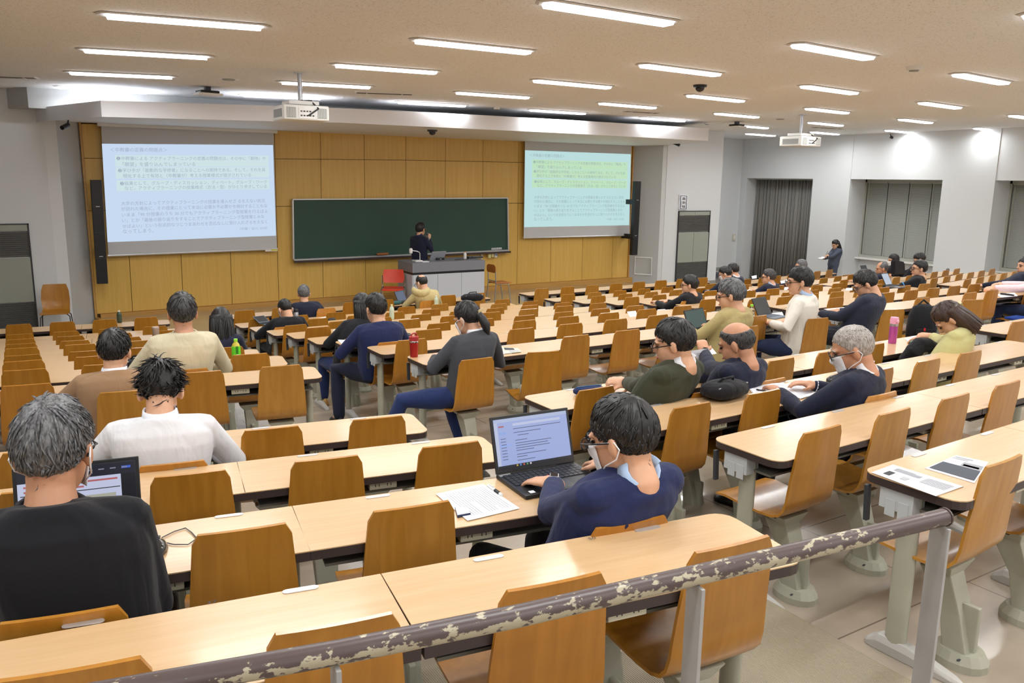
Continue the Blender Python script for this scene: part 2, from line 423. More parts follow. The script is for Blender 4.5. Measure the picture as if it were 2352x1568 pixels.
for i in range(len(seam)-1):
    a, c = wx(seam[i], -2.515), wx(seam[i+1], -2.515)
    sk.quad((a[0], YF-0.10, HC+ZST-.02), (c[0], YF-0.10, HC+ZST-.02), (c[0], YF-0.10, c[1]), (a[0], YF-0.10, a[1])); sk.quad((a[0], YF-0.10, a[1]), (c[0], YF-0.10, c[1]), (c[0], YF+0.03, c[1]), (a[0], YF+0.03, a[1]))
tag(sk.make('baseboard_front', TRIMW), kind='structure')
tag(MB().box(xw0-0.035, xw0, YF-0.03, YF+0.06, HC+ZST, HC+0.93).make('trim_9', TRIMW), kind='structure')
tag(MB().box(xw1, xw1+0.035, YF-0.03, YF+0.06, HC+ZST, HC+0.93).make('trim_10', TRIMW), kind='structure')
# baseboards of the grille walls
BB = mat('grey_baseboard', srgb(150, 150, 144), 0.5)
tag(MB().box(xr0, xrc, YL-0.012, YL, 0, 0.09).make('baseboard_right', BB), kind='structure')
tag(MB().box(-6, xl0, YL-0.012, YL, 0, 0.09).make('baseboard_left', BB), kind='structure')
tag(MB().box(xrc, XR, 18.288, 18.3, -0.02, 0.09).make('baseboard_back', BB), kind='structure')
# stage -----------------------------------------------------------------
SF = mat('stage_vinyl', srgb(170, 152, 122), 0.12, coat=0.3)
st = empty('stage', (7.5, 14.5, 0), 0, 'low beige stage with wooden nosing below the panelled wall', 'stage')
lf = at_z(219, 727, ZST); lf2 = at_z(268, 741, ZST)
y_fr = 13.45
poly = [(xw0-7.5+.1, YF-.1-14.5), (lf.x-7.5+0.01, lf.y-14.5), (lf2.x-7.5+0.25, y_fr-14.5), (13.3-7.5, y_fr-14.5), (xw1-7.5-.1, YF-.1-14.5)]
MB().prism(poly, 0.0, HC+ZST-0.03).make('riser', mat('stage_riser', srgb(186, 172, 146), 0.4), st)
big = poly
MB().prism(big, HC+ZST-0.03, HC+ZST).make('deck', SF, st)
ns = MB()
for a, c in ((1, 2), (2, 3), (3, 4)):
    p, q = Vector((poly[a][0], poly[a][1], 0)), Vector((poly[c][0], poly[c][1], 0)); d = (q-p).normalized(); n = Vector((d.y, -d.x, 0))
    ns.obox((p+q)/2+n*0.012+Vector((0, 0, HC+ZST-0.02)), (q-p)/2, n*0.03, Vector((0, 0, 0.024)))
ns.make('nosing', TRIMW, st)
# soffit ------------------------------------------------------------------
ys = 13.6
sx0, sx1 = P2(232, 250, ys), P2(1628, 308, ys)
def soff(px, py): p = at_y(px, py, ys); return p
top = [(80, 248), (231, 231), (400, 235.5), (633, 243), (780, 248), (1000, 258.5), (1300, 275), (1580, 292), (1628, 294.5)]
bot = [(80, 280), (232, 268), (400, 272.5), (633, 278.5), (780, 281.5), (1000, 292), (1300, 306), (1580, 321), (1628, 323.5)]
tp = [at_y(*p, YL if i == 0 else ys) for i, p in enumerate(top)]
bt = [Vector((p.x, p.y, at_y(*bot[i], YL if i == 0 else ys).z)) for i, p in enumerate(tp)]
s = MB()
tp.append(Vector((tp[-1].x+1.0, YL+0.02, tp[-1].z))); bt.append(Vector((tp[-1].x, YL+0.02, bt[-1].z)))
bz = sum(p.z for p in bt[1:-1])/len(bt[1:-1])
backT = [Vector((p.x if 0 < i < len(tp)-1 else p.x, YF+0.02, p.z)) for i, p in enumerate(tp)]
backB = [Vector((p.x, YF+0.02, HC+0.862)) for p in bt]
for i in range(len(tp)-1):
    s.quad(bt[i], bt[i+1], tp[i+1], tp[i]); s.quad(backB[i], backB[i+1], bt[i+1], bt[i]); s.quad(tp[i], tp[i+1], backT[i+1], backT[i])
so = tag(s.make('trim_11', WHITE_B), kind='structure')
# recess band between the soffit and the ceiling
s = MB(); s.prism([(0.3, 15.95), (0.6, 15.45), (14.3, 15.45), (14.6, 15.95)], HC+1.0, HC+ZC+0.02)
tag(s.make('trim_12', GREY_WALL), kind='structure')
# ------------------------------------------------------------------ screens, board, stage furniture
def wallquad(pts, y):
    return [at_y(px, py, y) for px, py in pts]
ORD = ['first', 'second', 'third', 'fourth', 'fifth', 'sixth', 'seventh', 'eighth', 'ninth', 'tenth', 'eleventh', 'twelfth', 'thirteenth']
SCRB = mat('screen_cloth', srgb(205, 206, 210), 0.7)
TXT = ['＜中教審の定義の問題点＞', '❶中教審による アクティブラーニングの定義の問題点は，その中に「期待」や', '　「願望」を盛り込んでしまっている',
       '❷学び手が「能動的な学修者」になることへの期待である。そして，それを具', '　現化する上で有効と（中教審が）考える授業様式が提示されている',
       '❸結果として、グループ・ディスカッション，ディベート，グループ・ワーク', '　など，アクティブラーニングの授業様式（方法・型）がひとり歩きしている',
       '大学の方針によってアクティブラーニングの授業を導入せざ るをえない状況', 'が訪れた場合に，その授業にとって本当に必要か不必要かを検討することもな',
       'いまま「90 分授業のうち 30 分でもアクティブラーニング型授業を行えばよ', 'い」とか「最後の振り返りをすることでアクティブラーニング型授業とみな',
       'せばよい」という形式的なつじつまあわせを否応なしに受け入れざるをえなく', 'なってしまう。', '（中園・谷川, 2018）']
# position of each line inside the slide: (u0, u1, v) with v down
TPOS = [(0.043, 0.355, .058), (0.073, 0.950, .145), (0.105, 0.515, .205), (0.078, 0.945, .268), (0.103, 0.853, .324), (0.085, 0.952, .400), (0.110, 0.951, .450),
        (0.085, 0.935, .605), (0.085, 0.950, .662), (0.086, 0.950, .722), (0.085, 0.928, .780), (0.085, 0.945, .840), (0.086, 0.257, .895), (0.770, 0.945, .910)]
def text_mesh(body, name='text'):
    cu = bpy.data.curves.new('t', 'FONT'); cu.body = body; cu.size = 1.0; cu.resolution_u = 2
    o = bpy.data.objects.new('t', cu); C.objects.link(o)
    dg = bpy.context.evaluated_depsgraph_get(); me = bpy.data.meshes.new_from_object(o.evaluated_get(dg))
    bpy.data.objects.remove(o); bpy.data.curves.remove(cu); me.name = name
    return me
def put_text(me, P, mats, name, parent, fit=True):
    """copy flat text into the frame P(u, v) -> point: u, v in 0..1 across the text box"""
    me = me.copy(); xs = [v.co.x for v in me.vertices]; ysv = [v.co.y for v in me.vertices]
    x0, x1, y0, y1 = min(xs), max(xs), min(ysv), max(ysv)
    for v in me.vertices: v.co = P((v.co.x-x0)/(x1-x0), (v.co.y-y0)/(y1-y0))
    me.materials.clear(); me.materials.append(mats)
    return obj(name, me, parent)
TM = [text_mesh(t) for t in TXT]
def bil(q, u, v): return (q[0]*(1-u)+q[1]*u)*(1-v)+(q[3]*(1-u)+q[2]*u)*v
def screen(name, cloth, img, label, col, tcol, hi, estr):
    y = YF-0.12
    cq = wallquad(cloth, y)
    root = MB().rings([[p+Vector((0, 0.008, 0)) for p in cq], [p.copy() for p in cq]]).make('projection_screen', SCRB)
    tag(root, label, 'projection screen')
    iq = wallquad(img, y-0.004)
    slide = MB().quad(*[iq[k] for k in (3, 2, 1, 0)]).make('projected_slide', mat(name+'_slide', (0.02, 0.02, 0.02, 1), 0.8, emit=col, estr=estr), root)
    e2 = wallquad(img, y-0.006); e3 = wallquad(img, y-0.008)
    if hi:
        hm = mat(name+'_highlight', (0.02, 0.02, 0.02, 1), 0.8, emit=hi, estr=estr)
        for v0, v1 in ((.115, .232), (.238, .350), (.368, .478)):
            MB().quad(*[bil(e2, u, v) for u, v in ((.065, v1), (.968, v1), (.968, v0), (.065, v0))]).make('highlight_box', hm, slide)
    tm = mat(name+'_text', (0.02, 0.02, 0.02, 1), 0.8, emit=tcol, estr=estr)
    for me, (u0, u1, v) in zip(TM, TPOS):
        hh = 0.021 if v < 0.9 or u0 < .5 else 0.016
        put_text(me, lambda a, c: bil(e3, u0+(u1-u0)*a, v+hh-2*hh*c), tm, 'slide_text', slide)
    bl, br_ = cq[3], cq[2]; d = (br_-bl)
    MB().tube([bl-d*0.004, br_+d*0.004], 0.022, 8).make('bottom_bar', ALU, root)
    tl, tr = cq[0], cq[1]
    MB().box(tl.x-0.06, tr.x+0.06, y-0.06, y+0.06, tl.z-0.02, tl.z+0.06).make('top_casing', WPLASTIC, root)
screen('near_screen', [(232, 287), (628, 296), (636, 571.5), (249, 587)], [(234, 330), (627, 333), (634, 541), (247, 556)],
       'projection screen with a pale blue slide, beside the dark column loudspeaker over the chair', srgb(206, 226, 250), srgb(166, 180, 200), srgb(214, 236, 240), 0.9)
screen('far_screen', [(1206, 314), (1450.5, 325), (1446, 540), (1203, 546)], [(1206, 345), (1449, 354), (1445, 517), (1204, 521.5)],
       'projection screen with a mint slide and greenish highlighted lines, nearer the windows', srgb(202, 240, 240), srgb(164, 190, 192), srgb(206, 244, 206), 0.82)
# chalkboard
y = YF-0.07
q = wallquad([(671.5, 459), (1164.5, 455.5), (1166, 573), (673.5, 595)], y)
GREEN = mat('chalkboard_green', srgb(38, 74, 62), 0.55, var=(1.2, 0.12))
cb = MB().rings([[p+Vector((0, 0.05, 0)) for p in q], q]).make('chalkboard', GREEN)
tag(cb, 'long dark green chalkboard mounted on the panelled wall behind the speaker', 'chalkboard')
def bar(a, c, r, name, m, parent, dz=0.0, dy=0.0):
    d = c-a; n = Vector((0, 1, 0)).cross(d).normalized()
    return MB().obox((a+c)/2+Vector((0, dy, dz)), d/2, Vector((0, 0.04, 0)), n*r).make(name, m, parent)
bar(q[0], q[1], 0.012, 'frame_edge', ALU, cb, 0.01); bar(q[1], q[2], 0.014, 'frame_edge', ALU, cb); bar(q[3], q[0], 0.014, 'frame_edge', ALU, cb)
bar(q[3], q[2], 0.014, 'frame_edge', ALU, cb, -0.012, -0.02)
d = (q[2]-q[3]); bar(q[3]-d*0.0, q[2]+d*0.006, 0.02, 'chalk_tray', EDGE, cb, -0.048, -0.06)
e = at_y(880, 583.5, y-0.11)
er = MB().box(-0.13, 0.13, -0.03, 0.03, 0, 0.03).make('chalk_eraser', mat('eraser_brown', srgb(150, 84, 40), 0.7), None, bevel=0.006, loc=(e.x, e.y+0.03, e.z-0.018), rot=(0, -0.02, 0))
tag(er, 'brown felt chalk eraser lying on the chalk tray', 'eraser'); MB().box(-0.128, 0.128, -0.028, 0.028, 0.028, 0.04).make('grip', mat('eraser_grip', srgb(176, 110, 58), 0.6), er)
lb = wallquad([(1129, 569.5), (1152, 568.3), (1152, 572.2), (1129, 573.4)], y-0.003)
s = MB().rings([lb, [p+Vector((0, -0.006, 0)) for p in lb]]).make('notice_strip', PAPER); tag(s, 'small white notice strip stuck on a bottom corner of the chalkboard', 'notice')
l2 = [p+Vector((0, -0.008, 0)) for p in lb]
for k in range(5): MB().quad(*[bil(l2, a, v) for a, v in ((.06+.18*k, .7), (.2+.18*k, .7), (.2+.18*k, .3), (.06+.18*k, .3))]).make('print_mark', INK, s)
# cup holder with three cups under the board
p0 = at_y(1131, 579, YF-0.08)
hr = empty('chalk_holder', p0, 0, 'cream wall holder with three hanging cups under the chalkboard end', 'chalk holder')
YC = mat('cream_cup', srgb(226, 220, 158), 0.5)
MB().prism([(-0.15, -0.05), (0.15, -0.05), (0.15, 0.07), (-0.15, 0.07)], -0.005, 0.02).make('bracket_plate', YC, hr)
for dx, rr, hh, mm in ((-0.085, 0.045, 0.13, YC), (0.0, 0.035, 0.11, YC), (0.085, 0.043, 0.12, mat('white_cup', srgb(225, 226, 222), 0.4))):
    MB().lathe([(rr*0.85, -hh), (rr, -0.02), (rr, 0.0)], 14, (dx, 0, 0)).make('cup', mm, hr, smooth=True)
MB().box(0.055, 0.115, -0.046, -0.042, -0.075, -0.05).make('blue_label', mat('blue_label', srgb(70, 110, 180), 0.5), hr)
for px, py, ww, hh, lab in ((932, 588, 0.11, 0.05, 'small grey switch box under the chalkboard, nearer the red chair'), (943, 588, 0.06, 0.05, 'small grey switch box under the chalkboard, behind the document camera'), (1105.5, 589, 0.045, 0.12, 'cream wall socket under the chalkboard beside the cup holder')):
    p = at_y(px, py, YF-0.02); o = MB().box(-ww/2, ww/2, -0.03, 0.02, -hh/2, hh/2).make('wall_box', WPLASTIC if ww > .05 else CREAM, None, bevel=0.004, loc=p); tag(o, lab, 'switch box' if ww > .05 else 'socket')
    MB().box(-ww/4, ww/4, -0.036, -0.03, -hh/4, hh/4).make('rocker', CREAM if ww > .05 else WPLASTIC, o)
p = at_y(623, 573.5, YF-0.13); o = MB().box(-0.12, 0.12, -0.01, 0.01, -0.03, 0.015).make('tape_label', WPLASTIC, None, loc=p); tag(o, 'pale tag with a yellow strip under the pale blue screen', 'tag')
MB().box(0.0, 0.115, -0.013, -0.01, -0.02, 0.01).make('yellow_strip', mat('yellow_strip', srgb(220, 216, 90), 0.5), o)
# column loudspeakers
def column_speaker(pts, depth, label, brk, yy):
    a, c = at_y(*pts[0], yy), at_y(*pts[1], yy)
    root = empty('column_loudspeaker', ((a.x+c.x)/2, yy, c.z), 0, label, 'loudspeaker')
    ww = 0.088; h = a.z-c.z; sh = (a.x-c.x)/2
    q = MB()
    q.rings([[Vector((-sh-ww+0, -depth, 0)), Vector((-sh+ww, -depth, 0)), Vector((-sh+ww, 0, 0)), Vector((-sh-ww, 0, 0))], [Vector((sh-ww, -depth, h)), Vector((sh+ww, -depth, h)), Vector((sh+ww, 0, h)), Vector((sh-ww, 0, h))]])
    q.make('cabinet', BLACK, root, bevel=0.008)
    for t in (0.25, 0.5, 0.75):
        x = -sh+2*sh*t; MB().box(x-ww, x+ww, -depth-0.003, -depth, h*t-0.004, h*t+0.004).make('grille_joint', DARK, root)
    x = -sh+2*sh*0.26; MB().box(x-0.03, x+0.03, -depth-0.006, -depth, h*0.265, h*0.265+0.012).make('badge', ALU, root)
    x = -sh+2*sh*0.75; MB().box(x-0.03, x+0.03, -depth-0.006, -depth, h*0.745, h*0.745+0.012).make('badge', ALU, root)
    for t in brk: MB().box(-sh+2*sh*t-0.05, -sh+2*sh*t+0.05, 0, YF-yy-0.01, h*t-0.06, h*t+0.06).make('wall_bracket', BLACK, root)
column_speaker([(219, 413), (234.5, 650)], 0.12, 'tall black column loudspeaker beside the pale blue screen', (0.3, 0.75), YF-0.25)
column_speaker([(1459.5, 416), (1451, 585)], 0.12, 'tall black column loudspeaker beside the mint screen', (0.25, 0.72), YF-0.4)
# calligraphy frame above the grille door
fq = wallquad([(1561, 447), (1580, 448), (1578.5, 481.5), (1559.5, 481)], YL-0.03)
cf = MB().rings([[p+Vector((0, 0.025, 0)) for p in fq], fq]).make('calligraphy_frame', PAPER); tag(cf, 'framed white calligraphy sheet with three large brushed characters', 'picture')
f2 = [p+Vector((0, -0.004, 0)) for p in fq]; BL = mat('slate_border', srgb(66, 86, 100), 0.6)
for (u0, v0, u1, v1) in ((.09, .05, .91, .085), (.09, .925, .91, .96), (.09, .05, .17, .96), (.83, .05, .91, .96)):
    MB().quad(*[bil(f2, u, v) for u, v in ((u0, v1), (u1, v1), (u1, v0), (u0, v0))]).make('border', BL, cf)
f3 = [p+Vector((0, -0.007, 0)) for p in fq]
for i, ch in enumerate('真剣味'):
    put_text(text_mesh(ch), lambda a, c, i=i: bil(f3, .33+.42*a, .36+.265*i-.20*c), BLACK, 'brushed_character', cf)
MB().quad(*[bil(f3, u, v) for u, v in ((.20, .74), (.24, .74), (.24, .45), (.20, .45))]).make('signature', INK, cf)
MB().quad(*[bil(f3, u, v) for u, v in ((.19, .80), (.25, .80), (.25, .77), (.19, .77))]).make('seal', mat('red_seal', srgb(180, 50, 40), 0.6), cf)
# tape square on the grey splay
def splay(px, py):
    a = Vector((xw1+0.02, YF+0.05, 0)); c = Vector((xr1, YL+0.05, 0)); d = (c-a).normalized(); n = Vector((-d.y, d.x, 0))
    v = ray(px, py); t = (a.dot(n))/(v.x*n.x+v.y*n.y); return v*(t*0.9985)+Vector((0, 0, HC))
tr_ = empty('tape_square', splay(1477, 611), 0, 'square outline of white tape on the grey wall beside the mint screen', 'tape outline')
TAPE = mat('white_tape', srgb(236, 236, 236), 0.6)
cs = [splay(1459, 590), splay(1497, 592), splay(1496, 631), splay(1457.5, 628.5)]
for i in range(4):
    a, c = cs[i], cs[(i+1) % 4]; d = (c-a); up = Vector((0, 0, 1)) if abs(d.z) < d.length*.5 else Vector((d.y, 0, 0)).cross(Vector((0, 0, 1)))
    n = d.normalized().cross(Vector((0.4, -0.9, 0))).normalized()
    MB().obox((a+c)/2-tr_.location, d/2+d.normalized()*0.012, n*0.014, Vector((0.4, -0.9, 0)).normalized()*0.002).make('tape_strip', TAPE, tr_)
sw = at_y(1686, 545, 18.28); o = MB().box(-0.06, 0.06, -0.02, 0.01, -0.1, 0.1).make('light_switch', CREAM, None, bevel=0.005, loc=sw); tag(o, 'cream light switch plate on the white corner wall', 'switch')
MB().box(-0.03, 0.03, -0.027, -0.02, -0.06, 0.06).make('rocker', WPLASTIC, o)
# grilles in the wall
LOUV = mat('louvre_enamel', srgb(158, 158, 154), 0.5); PLATE = mat('grille_plate', srgb(156, 160, 148), 0.45); DKB = mat('louvre_back', srgb(84, 84, 84), 0.8)
def grille(x0, x1, zs_, cols, label):
    """zs_: list of (z_top, z_bottom, kind) in world metres"""
    root = empty('wall_grille', ((x0+x1)/2, YL-0.02, 0), 0, label, 'ventilation grille')
    h0, h1 = zs_[-1][1], zs_[0][0]; W_ = (x1-x0)
    fr = MB()
    for a in (-W_/2, W_/2-0.02): fr.box(a, a+0.02, -0.02, 0.02, h0, h1)
    fr.box(-W_/2, W_/2, -0.02, 0.02, h1-0.02, h1)
    fr.make('frame', DARK, root)
    for c in range(cols):
        a = -W_/2+0.02+(W_-0.04)*c/cols+0.004; e = -W_/2+0.02+(W_-0.04)*(c+1)/cols-0.004
        for zt_, zb_, kind in zs_:
            if kind == 'plate': MB().box(a, e, -0.015, 0.01, zb_+0.008, zt_-0.008).make('cover_plate', PLATE, root, bevel=0.003)
            else:
                bk = MB().box(a, e, 0.008, 0.014, zb_+0.006, zt_-0.006).make('louvre_backing', DKB, root)
                s = MB(); z = zb_+0.02
                while z < zt_-0.015:
                    s.quad((a, 0.005, z), (e, 0.005, z), (e, -0.018, z+0.018), (a, -0.018, z+0.018)); z += 0.034
                o = s.make('louvre', LOUV, bk); o['kind'] = 'stuff'
def gz(px, py): return at_y(px, py, YL-0.02).z
xa = at_y(76, 620, YL-0.02).x
grille(xa-2.2, xa, [(gz(62, 513), gz(62, 531), 'plate'), (gz(65, 531), gz(70, 590), 'louvre'), (gz(72, 590), gz(80, 693), 'plate'), (gz(82, 693), 0.06, 'louvre')], 3, 'tall grey wall grille beside the lone chair')
grille(at_y(1555, 560, YL-0.02).x, at_y(1627, 560, YL-0.02).x, [(gz(1595, 484), gz(1595, 495), 'plate'), (gz(1595, 495), gz(1592, 533), 'louvre'), (gz(1592, 533), gz(1590, 602), 'plate'), (gz(1590, 602), 0.1, 'louvre')], 2, 'two-column grey wall grille under the calligraphy frame')
# lectern desk ------------------------------------------------------------
LG = mat('lectern_grey_top', srgb(122, 124, 132), 0.45); LB = mat('lectern_light_grey', srgb(186, 190, 198), 0.5); LK = mat('lectern_black_band', srgb(24, 22, 30), 0.4)
YP = 14.5
a, c = at_y(948, 604, YP), at_y(1112.5, 597, YP); a2 = at_y(915, 602.5, YP+0.75)
zt_ = (a.z+c.z)/2; zs_ = HC+ZST
pr = empty('lectern', ((a.x+c.x)/2, YP, zs_), 0, 'wide grey lectern with dark top band on the stage', 'lectern')
ox, oy = pr.location.x, YP
def lp(f=0.0): return [(a.x-ox-f, -f), (c.x-ox+f, -f), (c.x-ox+f, 0.75), (a2.x-ox-f, 0.75)]
H_ = zt_-zs_
bodyz = H_-0.235
MB().prism(lp(-0.01), 0.0, bodyz).make('plinth', DKB, pr)
n = 3
for k in range(n):
    x0 = a.x-ox+(c.x-a.x)*k/n+0.003; x1 = a.x-ox+(c.x-a.x)*(k+1)/n-0.003
    MB().box(x0, x1, -0.012, 0.01, 0.02, bodyz).make('front_panel', LB, pr, bevel=0.002)
v = Vector((a2.x-a.x, 0.75, 0)); nn = Vector((-v.y, v.x, 0)).normalized()
MB().obox(Vector((a.x-ox, 0, 0))+v/2+Vector((0, 0, bodyz/2+0.01))+nn*0.004, v/2*0.995, nn*0.01, Vector((0, 0, bodyz/2-0.01))).make('side_panel', LB, pr)
MB().prism(lp(0.0), bodyz, bodyz+0.045).make('band', LK, pr)
MB().prism(lp(0.012), bodyz+0.045, H_).make('top_rim', LG, pr, bevel=0.004)
# things on the lectern
def on_lectern(px, py, dy): return at_y(px, py, YP+dy)
zt_ += 0.0
p = on_lectern(967, 602, 0.2)
dcam = empty('document_camera', (p.x, YP+0.25, zt_), 0, 'white document camera with a bent arm on the lectern', 'document camera')
MB().box(-0.13, 0.02, -0.09, 0.09, 0.001, 0.03).make('base', WPLASTIC, dcam, bevel=0.008)
MB().tube([(0.0, 0, 0.02), (0.0, 0, 0.15), (-0.01, 0, 0.18), (-0.06, 0, 0.205), (-0.17, 0, 0.22)], [0.011, 0.011, 0.01, 0.01, 0.01], 8).make('arm', ALU, dcam, smooth=True)
MB().lathe([(0.012, 0.16), (0.03, 0.17), (0.035, 0.24), (0.026, 0.265), (0.01, 0.27)], 14, (-0.195, 0, 0)).make('camera_head', WPLASTIC, dcam, smooth=True)
p = on_lectern(1011, 600, 0.3)
mon = empty('monitor', (p.x, YP+0.4, zt_), R(8), 'grey monitor seen from behind, leaning on the lectern top', 'monitor')
MB().obox(Vector((0, 0.0, 0.085)), Vector((0.17, 0, 0)), Vector((0, 0.014, 0.006)), Vector((0.01, -0.035, 0.085))).make('back_shell', mat('monitor_grey', srgb(150, 154, 162), 0.4), mon, bevel=0.004)
MB().box(-0.09, 0.09, -0.1, -0.05, 0.001, 0.05).make('stand', BLACK, mon, bevel=0.004)
MB().box(-0.02, 0.02, -0.102, -0.1, 0.02, 0.03).make('badge', ALU, mon)
def bottle(name, loc, h, r, body, cap_m, label, lab=None, sh=None):
    root = empty(name, loc, 0, label, 'bottle')
    MB().lathe([(r*0.86, 0.0), (r, 0.012), (r, h*0.35), (r*0.94, h*0.42), (r, h*0.5), (r, h*0.68), (r*0.75, h*0.8), (r*0.38, h*0.88), (r*0.36, h*0.9)], 18).make('body', body, root, smooth=True)
    MB().lathe([(r*0.44, h*0.9), (r*0.44, h*0.995), (r*0.38, h)], 16).make('cap', cap_m, root, smooth=True)
    if lab: MB().lathe([(r*1.015, h*lab[1]), (r*1.015, h*lab[2])], 18, cap=False).make('wrap_label', lab[0], root, smooth=True)
    return root
ORNG = mat('orange_cap', srgb(232, 140, 48), 0.4); MILK = mat('milky_bottle', srgb(226, 222, 222), 0.3)
p = on_lectern(1068, 598, 0.35); bottle('bottle', (p.x, YP+0.35, zt_), 0.15, 0.033, MILK, ORNG, 'white bottle with an orange cap standing on the lectern')
p = on_lectern(976, 603, 0.12); o = MB().box(-0.07, 0.07, -0.05, 0.05, 0.0005, 0.012).make('papers', PAPER, None, loc=(p.x, YP+0.12, zt_)); tag(o, 'small white paper pad on the lectern beneath the document camera', 'paper')
p = on_lectern(1092, 596, 0.4); o = MB().box(-0.17, 0.17, -0.08, 0.08, 0.0005, 0.035).make('control_box', DARK, None, bevel=0.004, loc=(p.x-0.02, YP+0.42, zt_)); tag(o, 'low dark control box at the end of the lectern top', 'box'); MB().box(-0.15, 0.15, -0.06, 0.06, 0.035, 0.039).make('lid', LG, o)
cbp = [(p.x-0.1, YP+0.3, zt_+0.036), (p.x-0.16, YP+0.25, zt_+0.05), (p.x-0.3, YP+0.2, zt_+0.008), (p.x-0.6, YP+0.2, zt_+0.006)]
o = MB().tube(cbp, 0.005, 6).make('cable', BLACK); tag(o, 'black cable lying across the lectern top', 'cable')
# red chair ------------------------------------------------------------------
RED = mat('red_plastic', srgb(212, 62, 36), 0.3, coat=0.3)
p = at_y(905, 690, 14.9)
rc = empty('red_chair', (p.x, 14.9, zs_), R(152), 'red plastic chair with chrome frame beside the lectern', 'chair')
def shell(prof, widths, th, nx=8, curve=0.0):
    """bent sheet: prof list of (y, z) from the top down, widths per point"""
    q = MB(); front, back = [], []
    for i, ((y, z), w_) in enumerate(zip(prof, widths)):
        a = Vector((prof[min(i+1, len(prof)-1)][0]-prof[max(i-1, 0)][0], prof[min(i+1, len(prof)-1)][1]-prof[max(i-1, 0)][1])).normalized()
        n_ = Vector((-a.y, a.x)) * th
        fr, bk = [], []
        for k in range(nx+1):
            t = -1+2*k/nx; dy = curve*(t*t)
            fr.append(Vector((w_/2*t, y+dy, z))); bk.append(Vector((w_/2*t, y+dy+n_.x, z+n_.y)))
        front.append(fr); back.append(bk)
    q.rings([f_+b_[::-1] for f_, b_ in zip(front, back)])
    return q
shell([(-0.02, 0.80), (-0.005, 0.70), (0.01, 0.60), (0.02, 0.54)], [0.38, 0.41, 0.41, 0.36], 0.012, 8, 0.03).make('backrest', RED, rc, smooth=True)
shell([(0.02, 0.455), (0.12, 0.43), (0.25, 0.43), (0.36, 0.44), (0.42, 0.425)], [0.36, 0.40, 0.42, 0.42, 0.38], 0.012, 8, 0.0).make('seat', RED, rc, smooth=True)
for s_ in (-1, 1):
    MB().tube([(s_*0.225, -0.02, 0.68), (s_*0.225, 0.0, 0.46), (s_*0.225, -0.05, 0.0)], 0.011, 8).make('leg', CHROME, rc, smooth=True)
    MB().tube([(s_*0.225, 0.0, 0.46), (s_*0.225, 0.34, 0.43), (s_*0.225, 0.38, 0.0)], 0.011, 8).make('leg', CHROME, rc, smooth=True)
MB().tube([(-0.225, 0.37, 0.22), (0.225, 0.37, 0.22)], 0.009, 8).make('stretcher', CHROME, rc, smooth=True)
MB().tube([(-0.225, 0.0, 0.45), (0.225, 0.0, 0.45)], 0.012, 8).make('crossbar', BLACK, rc, smooth=True)
# wooden school chair behind the lectern
OW = wood('orange_wood', srgb(176, 96, 36), srgb(196, 118, 52), (14, 2, 14), 0.35, 0.2)
p = at_y(1127, 690, 14.95)
wc = empty('school_chair', (p.x, 14.95, zs_), R(-90), 'orange-brown wooden school chair on steel legs behind the lectern', 'chair')
ap = [(-0.18, 0.66), (-0.18, 0.76), (-0.12, 0.80), (0.12, 0.80), (0.18, 0.76), (0.18, 0.66), (0.15, 0.63), (-0.15, 0.63)]
q = MB(); q.rings([[Vector((x, 0.0, z)) for x, z in ap], [Vector((x, 0.014, z)) for x, z in ap]]); q.make('backrest', OW, wc)
q = MB(); q.prism([(-0.19, 0.03), (0.19, 0.03), (0.19, 0.40), (-0.19, 0.40)], 0.40, 0.42); q.make('seat', OW, wc, bevel=0.006)
for s_ in (-1, 1):
    MB().tube([(s_*0.15, 0.02, 0.74), (s_*0.16, 0.03, 0.40), (s_*0.17, 0.0, 0.0)], 0.012, 8).make('leg', STEEL, wc, smooth=True)
    MB().tube([(s_*0.16, 0.05, 0.39), (s_*0.16, 0.34, 0.39), (s_*0.17, 0.40, 0.0)], 0.012, 8).make('leg', STEEL, wc, smooth=True)
MB().tube([(-0.15, 0.03, 0.45), (0.15, 0.03, 0.45)], 0.01, 8).make('crossbar', STEEL, wc, smooth=True)
# lone stacking chair by the grille wall
p = at_y(134, 730, 15.2)
lc = empty('stacking_chair', (p.x, 15.45, 0), R(180-8), 'lone plywood stacking chair on thin black legs by the wall grille', 'chair')
shell([(-0.03, 0.90), (-0.015, 0.80), (0.0, 0.66), (0.01, 0.56), (0.04, 0.49), (0.10, 0.46), (0.25, 0.455), (0.38, 0.47), (0.43, 0.455)], [0.34, 0.40, 0.42, 0.41, 0.40, 0.41, 0.43, 0.43, 0.40], 0.011, 8, 0.02).make('seat_shell', PLY, lc, smooth=True)
for s_ in (-1, 1):
    MB().tube([(s_*0.16, 0.08, 0.445), (s_*0.21, 0.06, 0.40), (s_*0.24, -0.04, 0.0)], 0.009, 8).make('leg', DARK, lc, smooth=True)
    MB().tube([(s_*0.16, 0.30, 0.445), (s_*0.21, 0.32, 0.40), (s_*0.24, 0.40, 0.0)], 0.009, 8).make('leg', DARK, lc, smooth=True)
